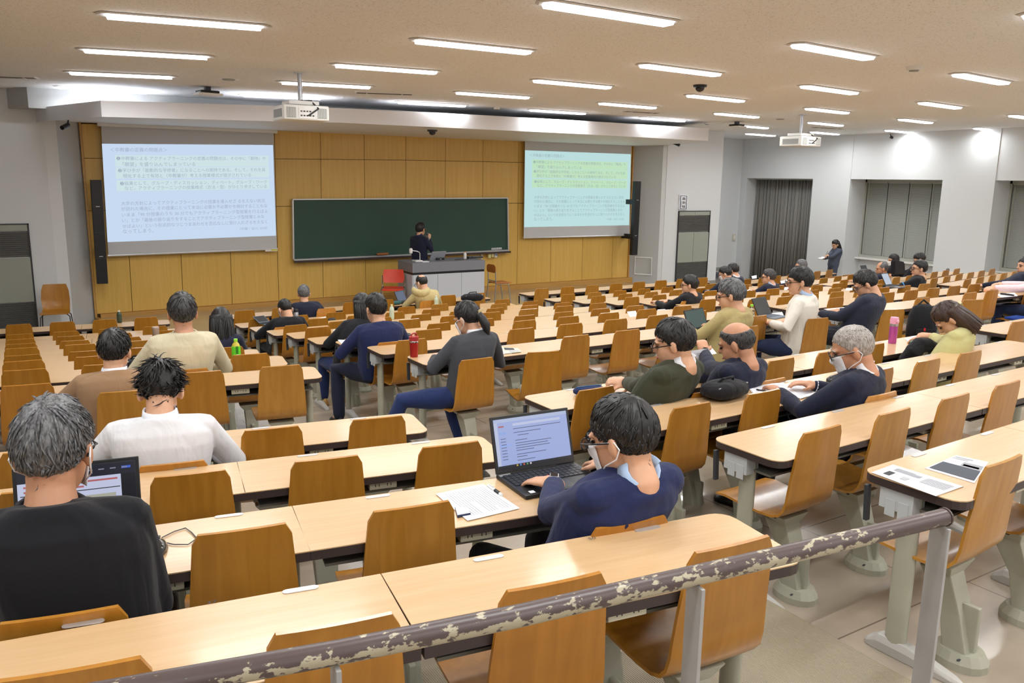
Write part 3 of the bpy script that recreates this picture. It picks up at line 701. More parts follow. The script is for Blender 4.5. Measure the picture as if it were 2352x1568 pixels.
# ------------------------------------------------------------------ ceiling equipment
TUBE = mat('lamp_diffuser', srgb(245, 245, 250), 0.4, emit=(0.93, 0.95, 1.0, 1), estr=9.0)
HOUS = mat('lamp_housing', srgb(208, 206, 204), 0.4)
lamp_data = bpy.data.lights.new('fluorescent_tube', 'AREA'); lamp_data.shape = 'RECTANGLE'; lamp_data.size = 1.24; lamp_data.size_y = 0.13
lamp_data.spread = R(166); lamp_data.energy = LAMP_POWER; lamp_data.color = (0.97, 1.0, 1.01)
zc = HC+ZC
fix = empty('proto', (0, 0, 0)); bpy.data.objects.remove(fix)
def make_lamp(loc, rz, label):
    root = empty('ceiling_light', loc, rz, label, 'ceiling light', 'recessed strip lights')
    q = MB()
    q.rings([[Vector((-0.72, 0, -0.004)), Vector((-0.66, -0.11, -0.004)), Vector((0.66, -0.11, -0.004)), Vector((0.72, 0, -0.004)), Vector((0.66, 0.11, -0.004)), Vector((-0.66, 0.11, -0.004))],
             [Vector((-0.70, 0, -0.0145)), Vector((-0.645, -0.09, -0.0145)), Vector((0.645, -0.09, -0.0145)), Vector((0.70, 0, -0.0145)), Vector((0.645, 0.09, -0.0145)), Vector((-0.645, 0.09, -0.0145))]])
    q.make('housing', HOUS, root)
    q = MB(); q.rings([[Vector((x, y_, z)) for y_, z in ((-0.08, -0.014), (-0.06, -0.04), (0.06, -0.04), (0.08, -0.014))] for x in (-0.62, 0.62)])
    q.make('diffuser', TUBE, root)
    l = bpy.data.objects.new('lamp', lamp_data); C.objects.link(l); l.parent = root; l.location = (0, 0, -0.045)
    return root
lx0, ldx, ly0, ldy = 1.480, 2.837, 5.449, 2.200
first = None
COLN = ['first', 'second', 'third', 'fourth', 'fifth', 'sixth', 'seventh', 'eighth']
for i in range(-1, 7):
    for j in range(-5, 6):
        if j == 5 and i < 6: continue
        if i == -1 and j > 1: continue
        p = warp(lx0+ldx*i, ly0+ldy*j, ZC); p2 = warp(lx0+ldx*i+0.3, ly0+ldy*j, ZC)
        rz = math.atan2(p2.y-p.y, p2.x-p.x)
        if abs(rz) > 0.3: rz = 0
        p.z = zc
        lab = 'lit ceiling strip light, %s column counted towards the windows, %s from the stage' % (COLN[i+1], ORD[4-j] if j < 5 else 'nearest')
        if first is None: first = make_lamp(p, rz, lab)
        else:
            c = dup(first, None, p, rz); c['label'] = lab
# projectors
PJ = mat('projector_white', srgb(226, 226, 222), 0.4); VENT = mat('vent_grey', srgb(150, 152, 150), 0.6)
def projector(px, py, rz, W_, D_, Hh, drop, label):
    p = at_z(px, py, ZC)
    root = empty('ceiling_projector', p, rz, label, 'projector')
    MB().lathe([(0.08, -0.012), (0.08, 0.0)], 16).make('ceiling_plate', ALU, root)
    MB().lathe([(0.03, -drop), (0.03, 0.0)], 14).make('pole', STEEL, root, smooth=True)
    MB().box(-0.2, 0.2, -0.16, 0.16, -drop-0.05, -drop).make('mount_plate', WPLASTIC, root, bevel=0.01)
    z1 = -drop-0.06; z0 = z1-Hh
    MB().box(-W_/2, W_/2, -D_/2, D_/2, z0, z1).make('case', PJ, root, bevel=0.022, seg=3, smooth=True)
    for s_ in (-1, 1):
        gx = s_*W_*0.34
        gr = MB().box(gx-W_*0.1, gx+W_*0.1, -D_/2-0.004, -D_/2, z0+0.03, z1-0.035).make('exhaust_grille', VENT, root)
        for k in range(6): MB().box(gx-W_*0.095+k*W_*0.033, gx-W_*0.095+k*W_*0.033+0.006, -D_/2-0.008, -D_/2-0.004, z0+0.035, z1-0.04).make('bar', PJ, gr)
        MB().box(s_*W_/2-(0.004 if s_ < 0 else 0), s_*W_/2+(0.004 if s_ > 0 else 0), -D_*0.35, D_*0.35, z0+0.04, z1-0.05).make('side_grille', VENT, root)
    cp = MB().box(-W_*0.17, W_*0.17, -D_/2-0.005, -D_/2, z0+0.02, z1-0.03).make('connector_panel', WPLASTIC, root)
    for k in range(9):
        xx = -W_*0.14+ (k % 5)*W_*0.065; zz = z0+0.05+(k//5)*Hh*0.28
        MB().box(xx, xx+0.022, -D_/2-0.01, -D_/2-0.005, zz, zz+0.016).make('socket', DARK if k % 2 else BLACK, cp)
    MB().lathe([(0.05, 0), (0.06, 0.05)], 14).make('lens', BLACK, root, rot=(R(-90), 0, 0), loc=(W_*0.2, D_/2, (z0+z1)/2))
    MB().tube([(0.02, -0.02, -drop*0.96), (-0.06, -0.1, -drop-0.01), (0.1, -0.14, -drop+0.01), (W_*0.2, -0.16, -drop-0.03), (W_*0.25, -D_/2-0.02, z1-0.04), (W_*0.16, -D_/2-0.02, z0+Hh*0.6), (0.02, -D_/2-0.01, z0+0.06)], 0.01, 6).make('cable', BLACK, root, smooth=True)
projector(687.5, 167, R(0), 0.60, 0.5, 0.19, 0.36, 'large white ceiling projector on a pole before the pale blue screen')
projector(1843, 263, R(2), 0.60, 0.52, 0.19, 0.36, 'white ceiling projector on a pole nearer the windows')
def ceil_at(px, py): p = at_z(px, py, ZC); p.z = zc; return p
def slot(px0, py0, px1, py1, label, wd_=0.2):
    a, c = ceil_at(px0, py0), ceil_at(px1, py1); m = (a+c)/2; L_ = (c-a).length
    root = empty('air_slot', m, math.atan2(c.y-a.y, c.x-a.x), label, 'air vent')
    MB().box(-L_/2, L_/2, -wd_/2, wd_/2, -0.012, 0).make('frame', WPLASTIC, root)
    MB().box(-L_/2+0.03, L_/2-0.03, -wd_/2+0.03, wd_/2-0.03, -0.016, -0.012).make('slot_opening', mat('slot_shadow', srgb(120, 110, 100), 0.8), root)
    for t in (-0.3, 0.3): MB().box(L_*t-0.01, L_*t+0.01, -wd_/2+0.03, wd_/2-0.03, -0.02, -0.016).make('blade', WPLASTIC, root)
slot(-60, 173, 85, 178, 'long ceiling air slot near the wall grille'); slot(815, 211, 950, 216, 'ceiling air slot before the soffit, over the red chair'); slot(1432, 254, 1512, 259, 'ceiling air slot over the block nearest the mint screen'); slot(1865, 291, 1935, 295, 'ceiling air slot near the windows')
def disc(name, px, py, r, h, m, label, cat, ring=True):
    root = MB().lathe([(r*0.9, -h), (r, -h*0.4), (r, 0)], 20).make(name, m, None, smooth=True, loc=ceil_at(px, py)); tag(root, label, cat)
    if ring: MB().lathe([(r*0.55, -h-0.012), (r*0.6, -h)], 16).make('centre_cap', VENT if m is not BLACK else DARK, root, smooth=True)
    return root
disc('ceiling_speaker', 525, 180.5, 0.15, 0.01, WPLASTIC, 'round flush ceiling loudspeaker beyond the white wireless unit', 'loudspeaker')
disc('ceiling_speaker', 1792, 272, 0.14, 0.01, WPLASTIC, 'round flush ceiling loudspeaker near the window-side projector', 'loudspeaker')
disc('smoke_detector', 2100, 153, 0.09, 0.04, WPLASTIC, 'round white smoke detector between strip lights near the windows', 'smoke detector')
disc('smoke_detector', 1141, 246.5, 0.06, 0.035, WPLASTIC, 'small white smoke detector before the soffit', 'smoke detector')
disc('smoke_detector', 1624, 281, 0.06, 0.04, WPLASTIC, 'small white smoke detector close to the soffit end', 'smoke detector')
def dome(px, py, z, label, onsoffit=False):
    p = at_z(px, py, z)
    root = MB().lathe([(0.09, -0.03), (0.095, -0.012), (0.095, 0)], 18).make('dome_camera', BLACK, None, smooth=True, loc=p); tag(root, label, 'security camera')
    MB().lathe([(0.012, -0.095), (0.045, -0.08), (0.062, -0.055), (0.065, -0.03)], 16).make('dome', mat('smoked_dome', srgb(18, 20, 30), 0.1, spec=0.7), root, smooth=True)
dome(1608, 195, ZC, 'black dome security camera between ceiling lights'); dome(993, 298, 0.855, 'black dome camera under the soffit above the chalkboard')
def bullet(px, py, y, rz, label, m=BLACK):
    p = at_y(px, py, y); root = empty('bullet_camera', p, rz, label, 'security camera')
    MB().tube([(0, -0.14, -0.06), (0, 0.02, 0.0)], 0.035, 12).make('body', m, root, smooth=True)
    MB().tube([(0, 0.0, 0.0), (0, 0.03, 0.07)], 0.012, 8).make('bracket', m, root)
    MB().tube([(0, -0.145, -0.062), (0, -0.14, -0.06)], 0.025, 12).make('lens', mat('smoked_dome', srgb(18, 20, 30), 0.1), root)
bullet(155, 286, 15.3, R(-40), 'small dark bullet camera under the soffit edge by the wall grille'); bullet(1549, 328, 15.2, R(20), 'small dark bullet camera under the soffit end'); bullet(2047, 314, at_x(2047, 314, XR-.02).y, R(60), 'small dark bullet camera on the wall above the blinds')
def access_point(px, py, label, w_=0.3):
    root = empty('wireless_unit', ceil_at(px, py), R(8), label, 'wireless unit')
    MB().box(-0.04, 0.04, -0.04, 0.04, -0.06, 0).make('bracket', DARK, root)
    MB().box(-w_/2*0.8, w_/2*0.8, -0.13, 0.13, -0.10, -0.06).make('dark_back', BLACK, root, bevel=0.02)
    MB().box(-w_/2, w_/2, -0.16, 0.16, -0.13, -0.10).make('white_cover', WPLASTIC, root, bevel=0.012)
access_point(476, 199, 'white and black wireless unit on the ceiling near the first column of lights', 0.36); access_point(1693, 279, 'white and black wireless unit on the ceiling beside the soffit end', 0.3)
# ------------------------------------------------------------------ fixed desks and chairs
BLK = {'L': ('farthest from the windows', -2.0, 1.96), 'M': ('before the lectern', 2.70, 7.05), 'R1': ('next to the window block', 7.795, 12.12), 'R2': ('by the windows', 12.88, 16.95)}
def seat_x(b, k):
    return {'L': 1.60-0.527*k, 'M': 2.95+0.544*k, 'R1': 8.02+0.544*k, 'R2': 13.17+0.57*k}[b]
NSEAT = {'L': 5, 'M': 8, 'R1': 8, 'R2': 7}
DD = 0.385                                    # depth of a desk top
def rh(b, r): return (RH2 if b == 'R2' else RH)[r]
def outline(L_, round0, round1, rad=0.06):
    p = []
    def corner(cx, cy, a0):
        for k in range(5):
            a = a0+math.pi/2*k/4; p.append((cx+rad*math.cos(a), cy+rad*math.sin(a)))
    p0 = []
    if round0: corner(rad, -DD+rad, math.pi)
    else: p.append((0, -DD))
    if round1: corner(L_-rad, -DD+rad, -math.pi/2); corner(L_-rad, -rad, 0)
    else: p.append((L_, -DD)); p.append((L_, 0))
    if round0: corner(rad, -rad, math.pi/2)
    else: p.append((0, 0))
    return p
meshcache = {}
def cached(key, fn):
    if key not in meshcache: meshcache[key] = fn()
    return meshcache[key]
def leg_mesh():
    q = MB(); q.rings([[Vector((0.026*math.cos(a), 0.042*math.sin(a), z)) for a in [2*math.pi*k/14 for k in range(14)]] for z in (0.045, DESK_H-0.06)]); return q.mesh('leg', LEGM, True)
def foot_mesh():
    q = MB()
    prof = [(-0.26, 0.012, 0.018), (-0.23, 0.024, 0.028), (-0.06, 0.034, 0.062), (0.06, 0.034, 0.062), (0.10, 0.03, 0.035), (0.115, 0.02, 0.02)]
    q.rings([[Vector((-w_, y, 0)), Vector((w_, y, 0)), Vector((w_, y, h*0.6)), Vector((w_*0.6, y, h)), Vector((-w_*0.6, y, h)), Vector((-w_, y, h*0.6))] for y, w_, h in prof]); return q.mesh('foot', mat('foot_grey', srgb(176, 172, 166), 0.45), False, 0.004)
def bracket_mesh():
    q = MB(); q.box(-0.05, 0.03, -0.15, -0.02, DESK_H-0.115, DESK_H-0.032); q.box(-0.052, -0.05, -0.135, -0.095, DESK_H-0.14, DESK_H-0.075); q.box(-0.052, -0.05, -0.085, -0.045, DESK_H-0.14, DESK_H-0.075)
    return q.mesh('end_bracket', mat('bracket_grey', srgb(182, 184, 184), 0.45), False, 0.003)
def hook_mesh():
    q = MB(); q.obox(Vector((-0.03, 0.0, DESK_H-0.12)), Vector((0.012, 0, 0)), Vector((0, 0.008, 0)), Vector((0, 0.004, 0.07))); return q.mesh('bag_hook', DARK, False, 0.003)
def outlet_mesh():
    q = MB(); q.box(-0.06, 0.06, -0.02, 0.02, -0.019, 0.019); return q.mesh('power_outlet', CREAM, False, 0.004)
def socket_mesh():
    q = MB()
    for sx in (-0.026, 0.026):
        q.box(sx-0.009, sx-0.006, -0.0215, -0.02, -0.006, 0.006); q.box(sx+0.006, sx+0.009, -0.0215, -0.02, -0.006, 0.006)
    return q.mesh('socket_slots', DARK)
def plate_mesh():
    q = MB(); pts = []
    for sx, a0 in ((0.036, -math.pi/2), (-0.036, math.pi/2)):
        for k in range(5): a = a0+math.pi*k/4; pts.append((sx+0.011*math.cos(a), 0.011*math.sin(a)))
    q.prism(pts, 0.0, 0.002); return q.mesh('number_plate', ALU)
def make_desk(b, r, xa, xb, label, plates):
    """one fixed desk: two tops end to end, with legs, rails, sockets, seat plates"""
    z = -rh(b, r); fz = floor_z(r, b)
    xm = (xa+xb)/2
    if b == 'L': xm = 0.82 if xa < 0.5 else xm
    A = [warp(x, row_y(r, x), z) for x in (xa, xm, xb)]
    o0 = A[0]
    root = empty('fixed_desk', (o0.x, o0.y, fz+HC), 0, label, 'desk', 'fixed rows of lecture desks')
    def local(p, z_=0): return Vector((p.x-o0.x, p.y-o0.y, z_))
    for u in range(2):
        p, q_ = A[u], A[u+1]; d = q_-p; L_ = math.hypot(d.x, d.y)-0.003; rz = math.atan2(d.y, d.x)
        e0, e1 = (u == 0), (u == 1)
        key = (round(L_, 3), e0, e1)
        ol = outline(L_, e0, e1)
        top = obj('desk_top', cached(('top',)+key, lambda: MB().prism(ol, DESK_H-0.004, DESK_H).mesh('desk_top', DESKW)), root, local(p), (0, 0, rz))
        obj('edge_band', cached(('edge',)+key, lambda: MB().prism([(x*0.9985+L_*0.00075, y) for x, y in ol], DESK_H-0.034, DESK_H-0.0035).mesh('edge_band', EDGE, False)), top)
        obj('front_rail', cached(('rail',)+key, lambda: MB().box(0.05, L_-0.05, -0.13, -0.095, DESK_H-0.15, DESK_H-0.06).mesh('front_rail', LEGM, False, 0.004)), top)
        obj('shelf', cached(('shelf',)+key, lambda: MB().box(0.06, L_-0.06, -0.30, -0.10, DESK_H-0.105, DESK_H-0.095).mesh('shelf', LEGD)), top)
        ends = [0.07] if u == 0 else []
        ends.append(L_-0.07 if u == 1 else L_-0.03)
        for x in ends:
            lg = obj('leg', cached('leg', leg_mesh), root, local(p)+Vector((math.cos(rz)*x+math.sin(rz)*0.17, math.sin(rz)*x-math.cos(rz)*0.17, 0)), (0, 0, rz))
            obj('foot', cached('foot', foot_mesh), lg)
        if u == 0:
            bk = obj('end_bracket', cached('br', bracket_mesh), top, (0.06, -0.06, 0)); obj('bag_hook', cached('hk', hook_mesh), top, (0.045, -0.03, 0))
        n = max(1, int(round(L_/1.09)))
        for k in range(n):
            x = L_*(k+0.5)/n
            so = obj('power_outlet', cached('po', outlet_mesh), top, (x, -DD+0.06, DESK_H-0.058)); obj('socket_slots', cached('ps', socket_mesh), so)
    for k, sx in plates:
        p = warp(sx, row_y(r, sx)-0.018, z); p2 = warp(sx+0.2, row_y(r, sx+0.2)-0.018, z)
        obj('number_plate', cached('np', plate_mesh), root, local(p, DESK_H+0.0003), (0, 0, math.atan2(p2.y-p.y, p2.x-p.x)))
    return root
# chair -------------------------------------------------------------------
def chair_parts():
    prof = [(0.0, 0.815), (0.006, 0.78), (0.014, 0.70), (0.024, 0.62), (0.03, 0.55), (0.034, 0.50), (0.045, 0.455), (0.07, 0.424), (0.11, 0.410), (0.18, 0.408), (0.27, 0.416), (0.36, 0.424), (0.41, 0.418), (0.425, 0.41)]
    wid = [0.25, 0.288, 0.302, 0.315, 0.325, 0.33, 0.335, 0.338, 0.34, 0.345, 0.355, 0.36, 0.35, 0.33]
    sh = shell(prof, wid, 0.011, 6, 0.006)
    sh_me = sh.mesh('seat_shell', PLY, True)
    q = MB(); q.rings([[Vector((-w_, y, z)) for w_, y, z in ((0.09, 0.10, 0.385), (-0.09, 0.10, 0.385), (-0.09, 0.33, 0.40), (0.09, 0.33, 0.40))], [Vector((-w_, y, z)) for w_, y, z in ((0.05, 0.12, 0.335), (-0.05, 0.12, 0.335), (-0.05, 0.26, 0.35), (0.05, 0.26, 0.35))]])
    br = q.mesh('seat_bracket', LEGM, False, 0.004)
    q = MB()
    def sq(w_, y0, y1, z): return [Vector((-w_, y0, z)), Vector((w_, y0, z)), Vector((w_, y1, z)), Vector((-w_, y1, z))]
    q.rings([sq(0.05, 0.03, 0.12, 0.05), sq(0.045, 0.07, 0.15, 0.2), sq(0.05, 0.12, 0.24, 0.345)])
    q.box(-0.012, 0.012, 0.02, 0.10, 0.05, 0.24)
    pd = q.mesh('pedestal', LEGM, False, 0.006)
    q = MB(); pts = [(0.085*math.cos(a)*(1 if abs(math.cos(a)) < .9 else .97), 0.075+0.105*math.sin(a)) for a in [2*math.pi*k/16 for k in range(16)]]
    a_ = [Vector((x, y, 0)) for x, y in pts]; b_ = [Vector((x, y, 0.028)) for x, y in pts]; c_ = [Vector((x*0.8, 0.075+(y-0.075)*0.8, 0.062)) for x, y in pts]
    q.rings([a_, b_, c_]); ft = q.mesh('foot_casting', LEGM, False)
    q = MB(); q.lathe([(0.011, 0), (0.011, 0.006), (0.005, 0.008)], 8); bo = q.mesh('bolt', DARK, True)
    return sh_me, br, pd, ft, bo
CH = chair_parts()
def make_chair(loc, rz, label):
    root = empty('lecture_chair', loc, rz, label, 'chair', 'fixed plywood lecture chairs')
    obj('seat_shell', CH[0], root)
    bk = obj('seat_bracket', CH[1], root); obj('bolt', CH[4], bk, (-0.075, 0.16, 0.379), (0, R(-110), 0)); obj('bolt', CH[4], bk, (-0.072, 0.22, 0.385), (0, R(-110), 0))
    obj('pedestal', CH[2], root)
    ft = obj('foot_casting', CH[3], root)
    for a in (200, 250, 290, 340): obj('bolt', CH[4], ft, (0.066*math.cos(R(a)), 0.075+0.082*math.sin(R(a)), 0.042), (R(-40)*math.sin(R(a))*-1, R(40)*math.cos(R(a)), 0))
    return root
CHP = {}
def place_chair(b, r, k, pulled=False, turn=0.0, dx=0.0, dy=0.0, extra=''):
    sx = seat_x(b, k)+dx; off = -0.81 if pulled else -0.432
    sl = -0.145 if b == 'L' else 0.15 if b == 'R2' else 0.0
    nx, ny = -math.sin(math.atan(sl)), math.cos(math.atan(sl))
    bx = sx - nx*(-off-0.39)*0.0
    y = row_y(r, sx)+off+dy
    z = floor_z(r, b)
    p = warp(sx, y, z+0.80); p2 = warp(sx+0.3, y+0.3*sl, z+0.80)
    rz = math.atan2(p2.y-p.y, p2.x-p.x)+turn
    lab = 'plywood chair%s, %s row, %s seat towards the windows, block %s' % (extra, ORD[r], ORD[(NSEAT[b]-1-k) if b == 'L' else k], BLK[b][0])
    lab = lab.replace('from the stage', '') if len(lab.split()) > 16 else lab
    lab = ' '.join(lab.split()).replace(' ,', ',')
    c = make_chair((p.x, p.y, z+HC), rz, lab)
    CHP[(b, r, k)] = c
    return c
OCC = {}          # (block, row, seat): pulled out (with a person or left so): (turn, dx, dy)
def occ(b, r, k, turn=0.0, dx=0.0, dy=0.0): OCC[(b, r, k)] = (turn, dx, dy)
occ('M', 0, 5); occ('M', 0, 2); occ('M', 2, 0); occ('L', 5, 0); occ('L', 7, 1); occ('L', 8, 2); occ('L', 9, 2); occ('L', 11, 3); occ('L', 11, 0)
occ('M', 5, 0); occ('M', 6, 0); occ('M', 8, 0, 0.0, -0.06); occ('M', 8, 1, -0.25, -0.05, -0.02); occ('M', 9, 1); occ('M', 9, 2); occ('M', 10, 2); occ('M', 9, 6)
occ('M', 8, 5); occ('M', 8, 7, -0.12, -0.1, 0.0); occ('R1', 4, 0); occ('R1', 8, 0, -0.3, -0.1); occ('R1', 8, 1, -0.25, -0.15, -0.05); occ('R1', 8, 3, -0.35, -0.1); occ('R1', 8, 6)
occ('R1', 2, 5); occ('R1', 1, 7); occ('R1', 3, 5); occ('R2', 1, 1); occ('R2', 3, 1); occ('R2', 2, 5); occ('R2', 3, 4); occ('R2', 5, 0, 0, -.5); occ('R2', 7, 0, 0, -.6)
ROWS = {'L': range(0, 13), 'M': range(0, 13), 'R1': range(0, 10), 'R2': range(0, 8)}
for b in ('L', 'M', 'R1', 'R2'):
    for r in ROWS[b]:
        xa, xb = BLK[b][1], BLK[b][2]
        n = NSEAT[b]
        if b == 'L' and r >= 9: xa = -0.9
        if b == 'M' and r >= 11: xb = 2.70+0.547*(4 if r == 12 else 6)
        if b == 'R1' and r == 9: xb = 10
        make_desk(b, r, xa, xb, 'long pale wooden desk, %s row from the stage, block %s' % (ORD[r], BLK[b][0]), [(k, seat_x(b, k)+(0.12 if b != 'L' else 0.05)) for k in range(n) if xa+0.1 < seat_x(b, k) < xb-0.1])
        for k in range(n):
            sx = seat_x(b, k)
            if b == 'L' and r >= 9 and k > 3: continue
            if b == 'M' and r >= 11 and k > (1 if r == 12 else 3): continue
            if b == 'M' and r == 10 and k > 5: continue
            if b == 'R1' and r == 9 and k > 1: continue
            t = OCC.get((b, r, k))
            if t: place_chair(b, r, k, True, *t)
            else: place_chair(b, r, k, False, random.uniform(-0.02, 0.02))
# numbers that can be read on the two nearest plates of the last row
for px, py, s in ((487, 1382, '37'), (1360, 1235.5, '50')):
    c = at_z(px, py, -RH[12]+0.0035); d = Vector((0.99, -0.14, 0)).normalized(); e = Vector((0.14, 0.99, 0)).normalized()
    dk = [o for o in bpy.data.objects if o.name.startswith('fixed_desk') and 'thirteenth row' in o['label'] and 'farthest' in o['label']][0]
    np_ = min((o for o in dk.children if o.name.startswith('number_plate')), key=lambda o: (o.location+dk.location-c).length)
    o = put_text(text_mesh(s), lambda u, v: c+d*(u-.5)*0.024+e*(v-.5)*0.013, INKD, 'seat_number', None)
    o.parent = np_; o.matrix_parent_inverse = (Matrix.Translation(dk.location) @ np_.matrix_basis).inverted()
# ------------------------------------------------------------------ handrail in front of the camera
RUST = bpy.data.materials.new('worn_brown_paint'); RUST.use_nodes = True; nt = RUST.node_tree; b_ = nt.nodes['Principled BSDF']
tc = nt.nodes.new('ShaderNodeTexCoord'); mp = nt.nodes.new('ShaderNodeMapping'); mp.inputs['Scale'].default_value = (0.6, 1, 1)
n1 = nt.nodes.new('ShaderNodeTexNoise'); n1.inputs['Scale'].default_value = 62; n1.inputs['Detail'].default_value = 8; n1.inputs['Roughness'].default_value = 0.62
n2 = nt.nodes.new('ShaderNodeTexNoise'); n2.inputs['Scale'].default_value = 3.0; n2.inputs['Detail'].default_value = 2
sep = nt.nodes.new('ShaderNodeSeparateXYZ'); ma = nt.nodes.new('ShaderNodeMath'); ma.operation = 'MULTIPLY_ADD'
rp = nt.nodes.new('ShaderNodeValToRGB'); rp.color_ramp.elements[0].position = 0.50; rp.color_ramp.elements[1].position = 0.53
rp.color_ramp.elements[0].color = srgb(84, 70, 68); rp.color_ramp.elements[1].color = srgb(176, 166, 142)
mx = nt.nodes.new('ShaderNodeMath'); mx.operation = 'ADD'; m2 = nt.nodes.new('ShaderNodeMath'); m2.operation = 'MULTIPLY_ADD'
lin(nt, tc.outputs['Object'], mp.inputs['Vector']); lin(nt, mp.outputs[0], n1.inputs['Vector']); lin(nt, mp.outputs[0], n2.inputs['Vector'])
at = nt.nodes.new('ShaderNodeAttribute'); at.attribute_name = 'wear'
m2.inputs[1].default_value = 0.35; m2.inputs[2].default_value = -0.17; lin(nt, n2.outputs['Fac'], m2.inputs[0])
lin(nt, n1.outputs['Fac'], mx.inputs[0]); lin(nt, m2.outputs[0], mx.inputs[1])
m3_ = nt.nodes.new('ShaderNodeMath'); m3_.operation = 'ADD'; lin(nt, mx.outputs[0], m3_.inputs[0]); lin(nt, at.outputs['Fac'], m3_.inputs[1])
lin(nt, m3_.outputs[0], rp.inputs['Fac']); lin(nt, rp.outputs['Color'], b_.inputs['Base Color']); b_.inputs['Roughness'].default_value = 0.38
zr = -0.70
pts = [at_z(px, py, zr) for px, py in ((2168, 1187), (2060, 1213.5), (1900, 1251), (1552, 1331), (1200, 1412), (780, 1497), (350, 1574))]
d = pts[-1]-pts[-2]; pts += [pts[-1]+d*1.2]
base = pts[1].copy()
fp = []
for i in range(len(pts)-1):
    for k in range(6): fp.append(pts[i].lerp(pts[i+1], k/6))
fp.append(pts[-1])
hr = empty('handrail', (base.x, base.y, zp+HC), 0, 'round handrail with flaking brown paint on flat grey posts', 'handrail')
L0 = hr.location.copy()
q = MB(); nn_ = 20
q.tube([p-L0 for p in fp], 0.0185, nn_)
me = q.mesh('rail', RUST, True)
wa = me.attributes.new('wear', 'FLOAT', 'POINT')
for i, v in enumerate(me.vertices):
    t = min(max((v.co+L0-pts[0]).length/(pts[-1]-pts[0]).length, 0), 1)
    k = i//nn_
    c = fp[min(k, len(fp)-1)]-L0
    side = (v.co-c).normalized() if (v.co-c).length > 1e-6 else Vector((0, 0, 1))
    up_ = side.z
    wa.data[i].value = (-0.14 if t < 0.12 else -0.015) + (0.10 if -0.75 < up_ < 0.15 else -0.05 if up_ > 0.6 else 0.16 if up_ < -0.75 else 0.0)*(0.35 if t < 0.12 else 1)
rail = obj('rail', me, hr)
POSTM = mat('post_grey', srgb(172, 170, 168), 0.4, var=(14, 0.1))
dv = (pts[3]-pts[0]).normalized(); nv = Vector((0, 0, 1)).cross(dv).normalized()
MB().tube([pts[0]-L0-dv*0.005, pts[0]-L0-dv*0.001], 0.0205, 18).make('end_cap', mat('end_cap_brown', srgb(90, 74, 70), 0.4), hr)
def post(px, py, lab=None):
    p = at_z(px, py, zr)-L0
    h = p.z
    o = MB().obox(Vector((p.x, p.y, h/2-0.005)), dv*0.004, nv*0.0225, Vector((0, 0, h/2-0.012))).make('post', POSTM, hr, bevel=0.001)
    MB().obox(Vector((p.x, p.y, 0.004)), dv*0.05, nv*0.05, Vector((0, 0, 0.004))).make('base_plate', POSTM, o, bevel=0.001)
post(2163, 1190); post(1600, 1322); post(770, 1500)
# ribbed mats on the last tiers
MATM = bpy.data.materials.new('ribbed_mat'); MATM.use_nodes = True; nt = MATM.node_tree; b_ = nt.nodes['Principled BSDF']
tc = nt.nodes.new('ShaderNodeTexCoord'); wv = nt.nodes.new('ShaderNodeTexWave'); wv.inputs['Scale'].default_value = 38; wv.inputs['Distortion'].default_value = 0.3; wv.bands_direction = 'X'
bp = nt.nodes.new('ShaderNodeBump'); bp.inputs['Strength'].default_value = 0.6; bp.inputs['Distance'].default_value = 0.004
rp = nt.nodes.new('ShaderNodeValToRGB'); rp.color_ramp.elements[0].color = srgb(140, 128, 108); rp.color_ramp.elements[1].color = srgb(170, 157, 134)
lin(nt, tc.outputs['Object'], wv.inputs['Vector']); lin(nt, wv.outputs['Fac'], bp.inputs['Height']); lin(nt, bp.outputs['Normal'], b_.inputs['Normal']); lin(nt, wv.outputs['Fac'], rp.inputs['Fac']); lin(nt, rp.outputs['Color'], b_.inputs['Base Color'])
b_.inputs['Roughness'].default_value = 0.6
for r, x1, lab in ((12, None, 'ribbed beige floor mat under the last row of desks'), (11, 1.9, 'ribbed beige floor mat under the laptop man and his desk row')):
    z = floor_z(r); 
    if r == 12:
        c0, c1 = at_z(1810, 1405, z), at_z(2100, 1568, z); p = [Vector((-1.2, c0.y+0.25, 0)), Vector((-1.2, c1.y+0.2, 0)), Vector((c1.x, c1.y, 0)), Vector((c0.x, c0.y, 0))]
        p = [Vector((-1.2, 2.1, 0)), Vector((-1.2, c1.y+0.12, 0)), c1, c0.lerp(c1, -0.25)]
    else: p = [warp(-1, 2.95, z), warp(-1, 2.35, z), warp(x1, 1.92, z), warp(x1, 2.5, z)]
    o = MB().prism([(v.x, v.y) for v in p], z+HC+0.0005, z+HC+0.004).make('floor_mat', MATM); tag(o, lab, 'mat')
# ------------------------------------------------------------------ people
SKIN = mat('skin', srgb(214, 164, 132), 0.5, var=(30, 0.06)); SKIN2 = mat('skin_tanned', srgb(196, 142, 110), 0.5, var=(30, 0.06))
def hair_mat(name, a, c, rough=0.45):
    m = bpy.data.materials.new(name); m.use_nodes = True; MATS[name] = m; nt = m.node_tree; b = nt.nodes['Principled BSDF']
    tc = nt.nodes.new('ShaderNodeTexCoord'); mp = nt.nodes.new('ShaderNodeMapping'); mp.inputs['Scale'].default_value = (60, 60, 14)
    n = nt.nodes.new('ShaderNodeTexNoise'); n.inputs['Scale'].default_value = 3; n.inputs['Detail'].default_value = 5
    rp = nt.nodes.new('ShaderNodeValToRGB'); rp.color_ramp.elements[0].color = a; rp.color_ramp.elements[1].color = c; rp.color_ramp.elements[0].position = .35; rp.color_ramp.elements[1].position = .68
    lin(nt, tc.outputs['Object'], mp.inputs['Vector']); lin(nt, mp.outputs[0], n.inputs['Vector']); lin(nt, n.outputs['Fac'], rp.inputs['Fac']); lin(nt, rp.outputs['Color'], b.inputs['Base Color'])
    b.inputs['Roughness'].default_value = rough; return m
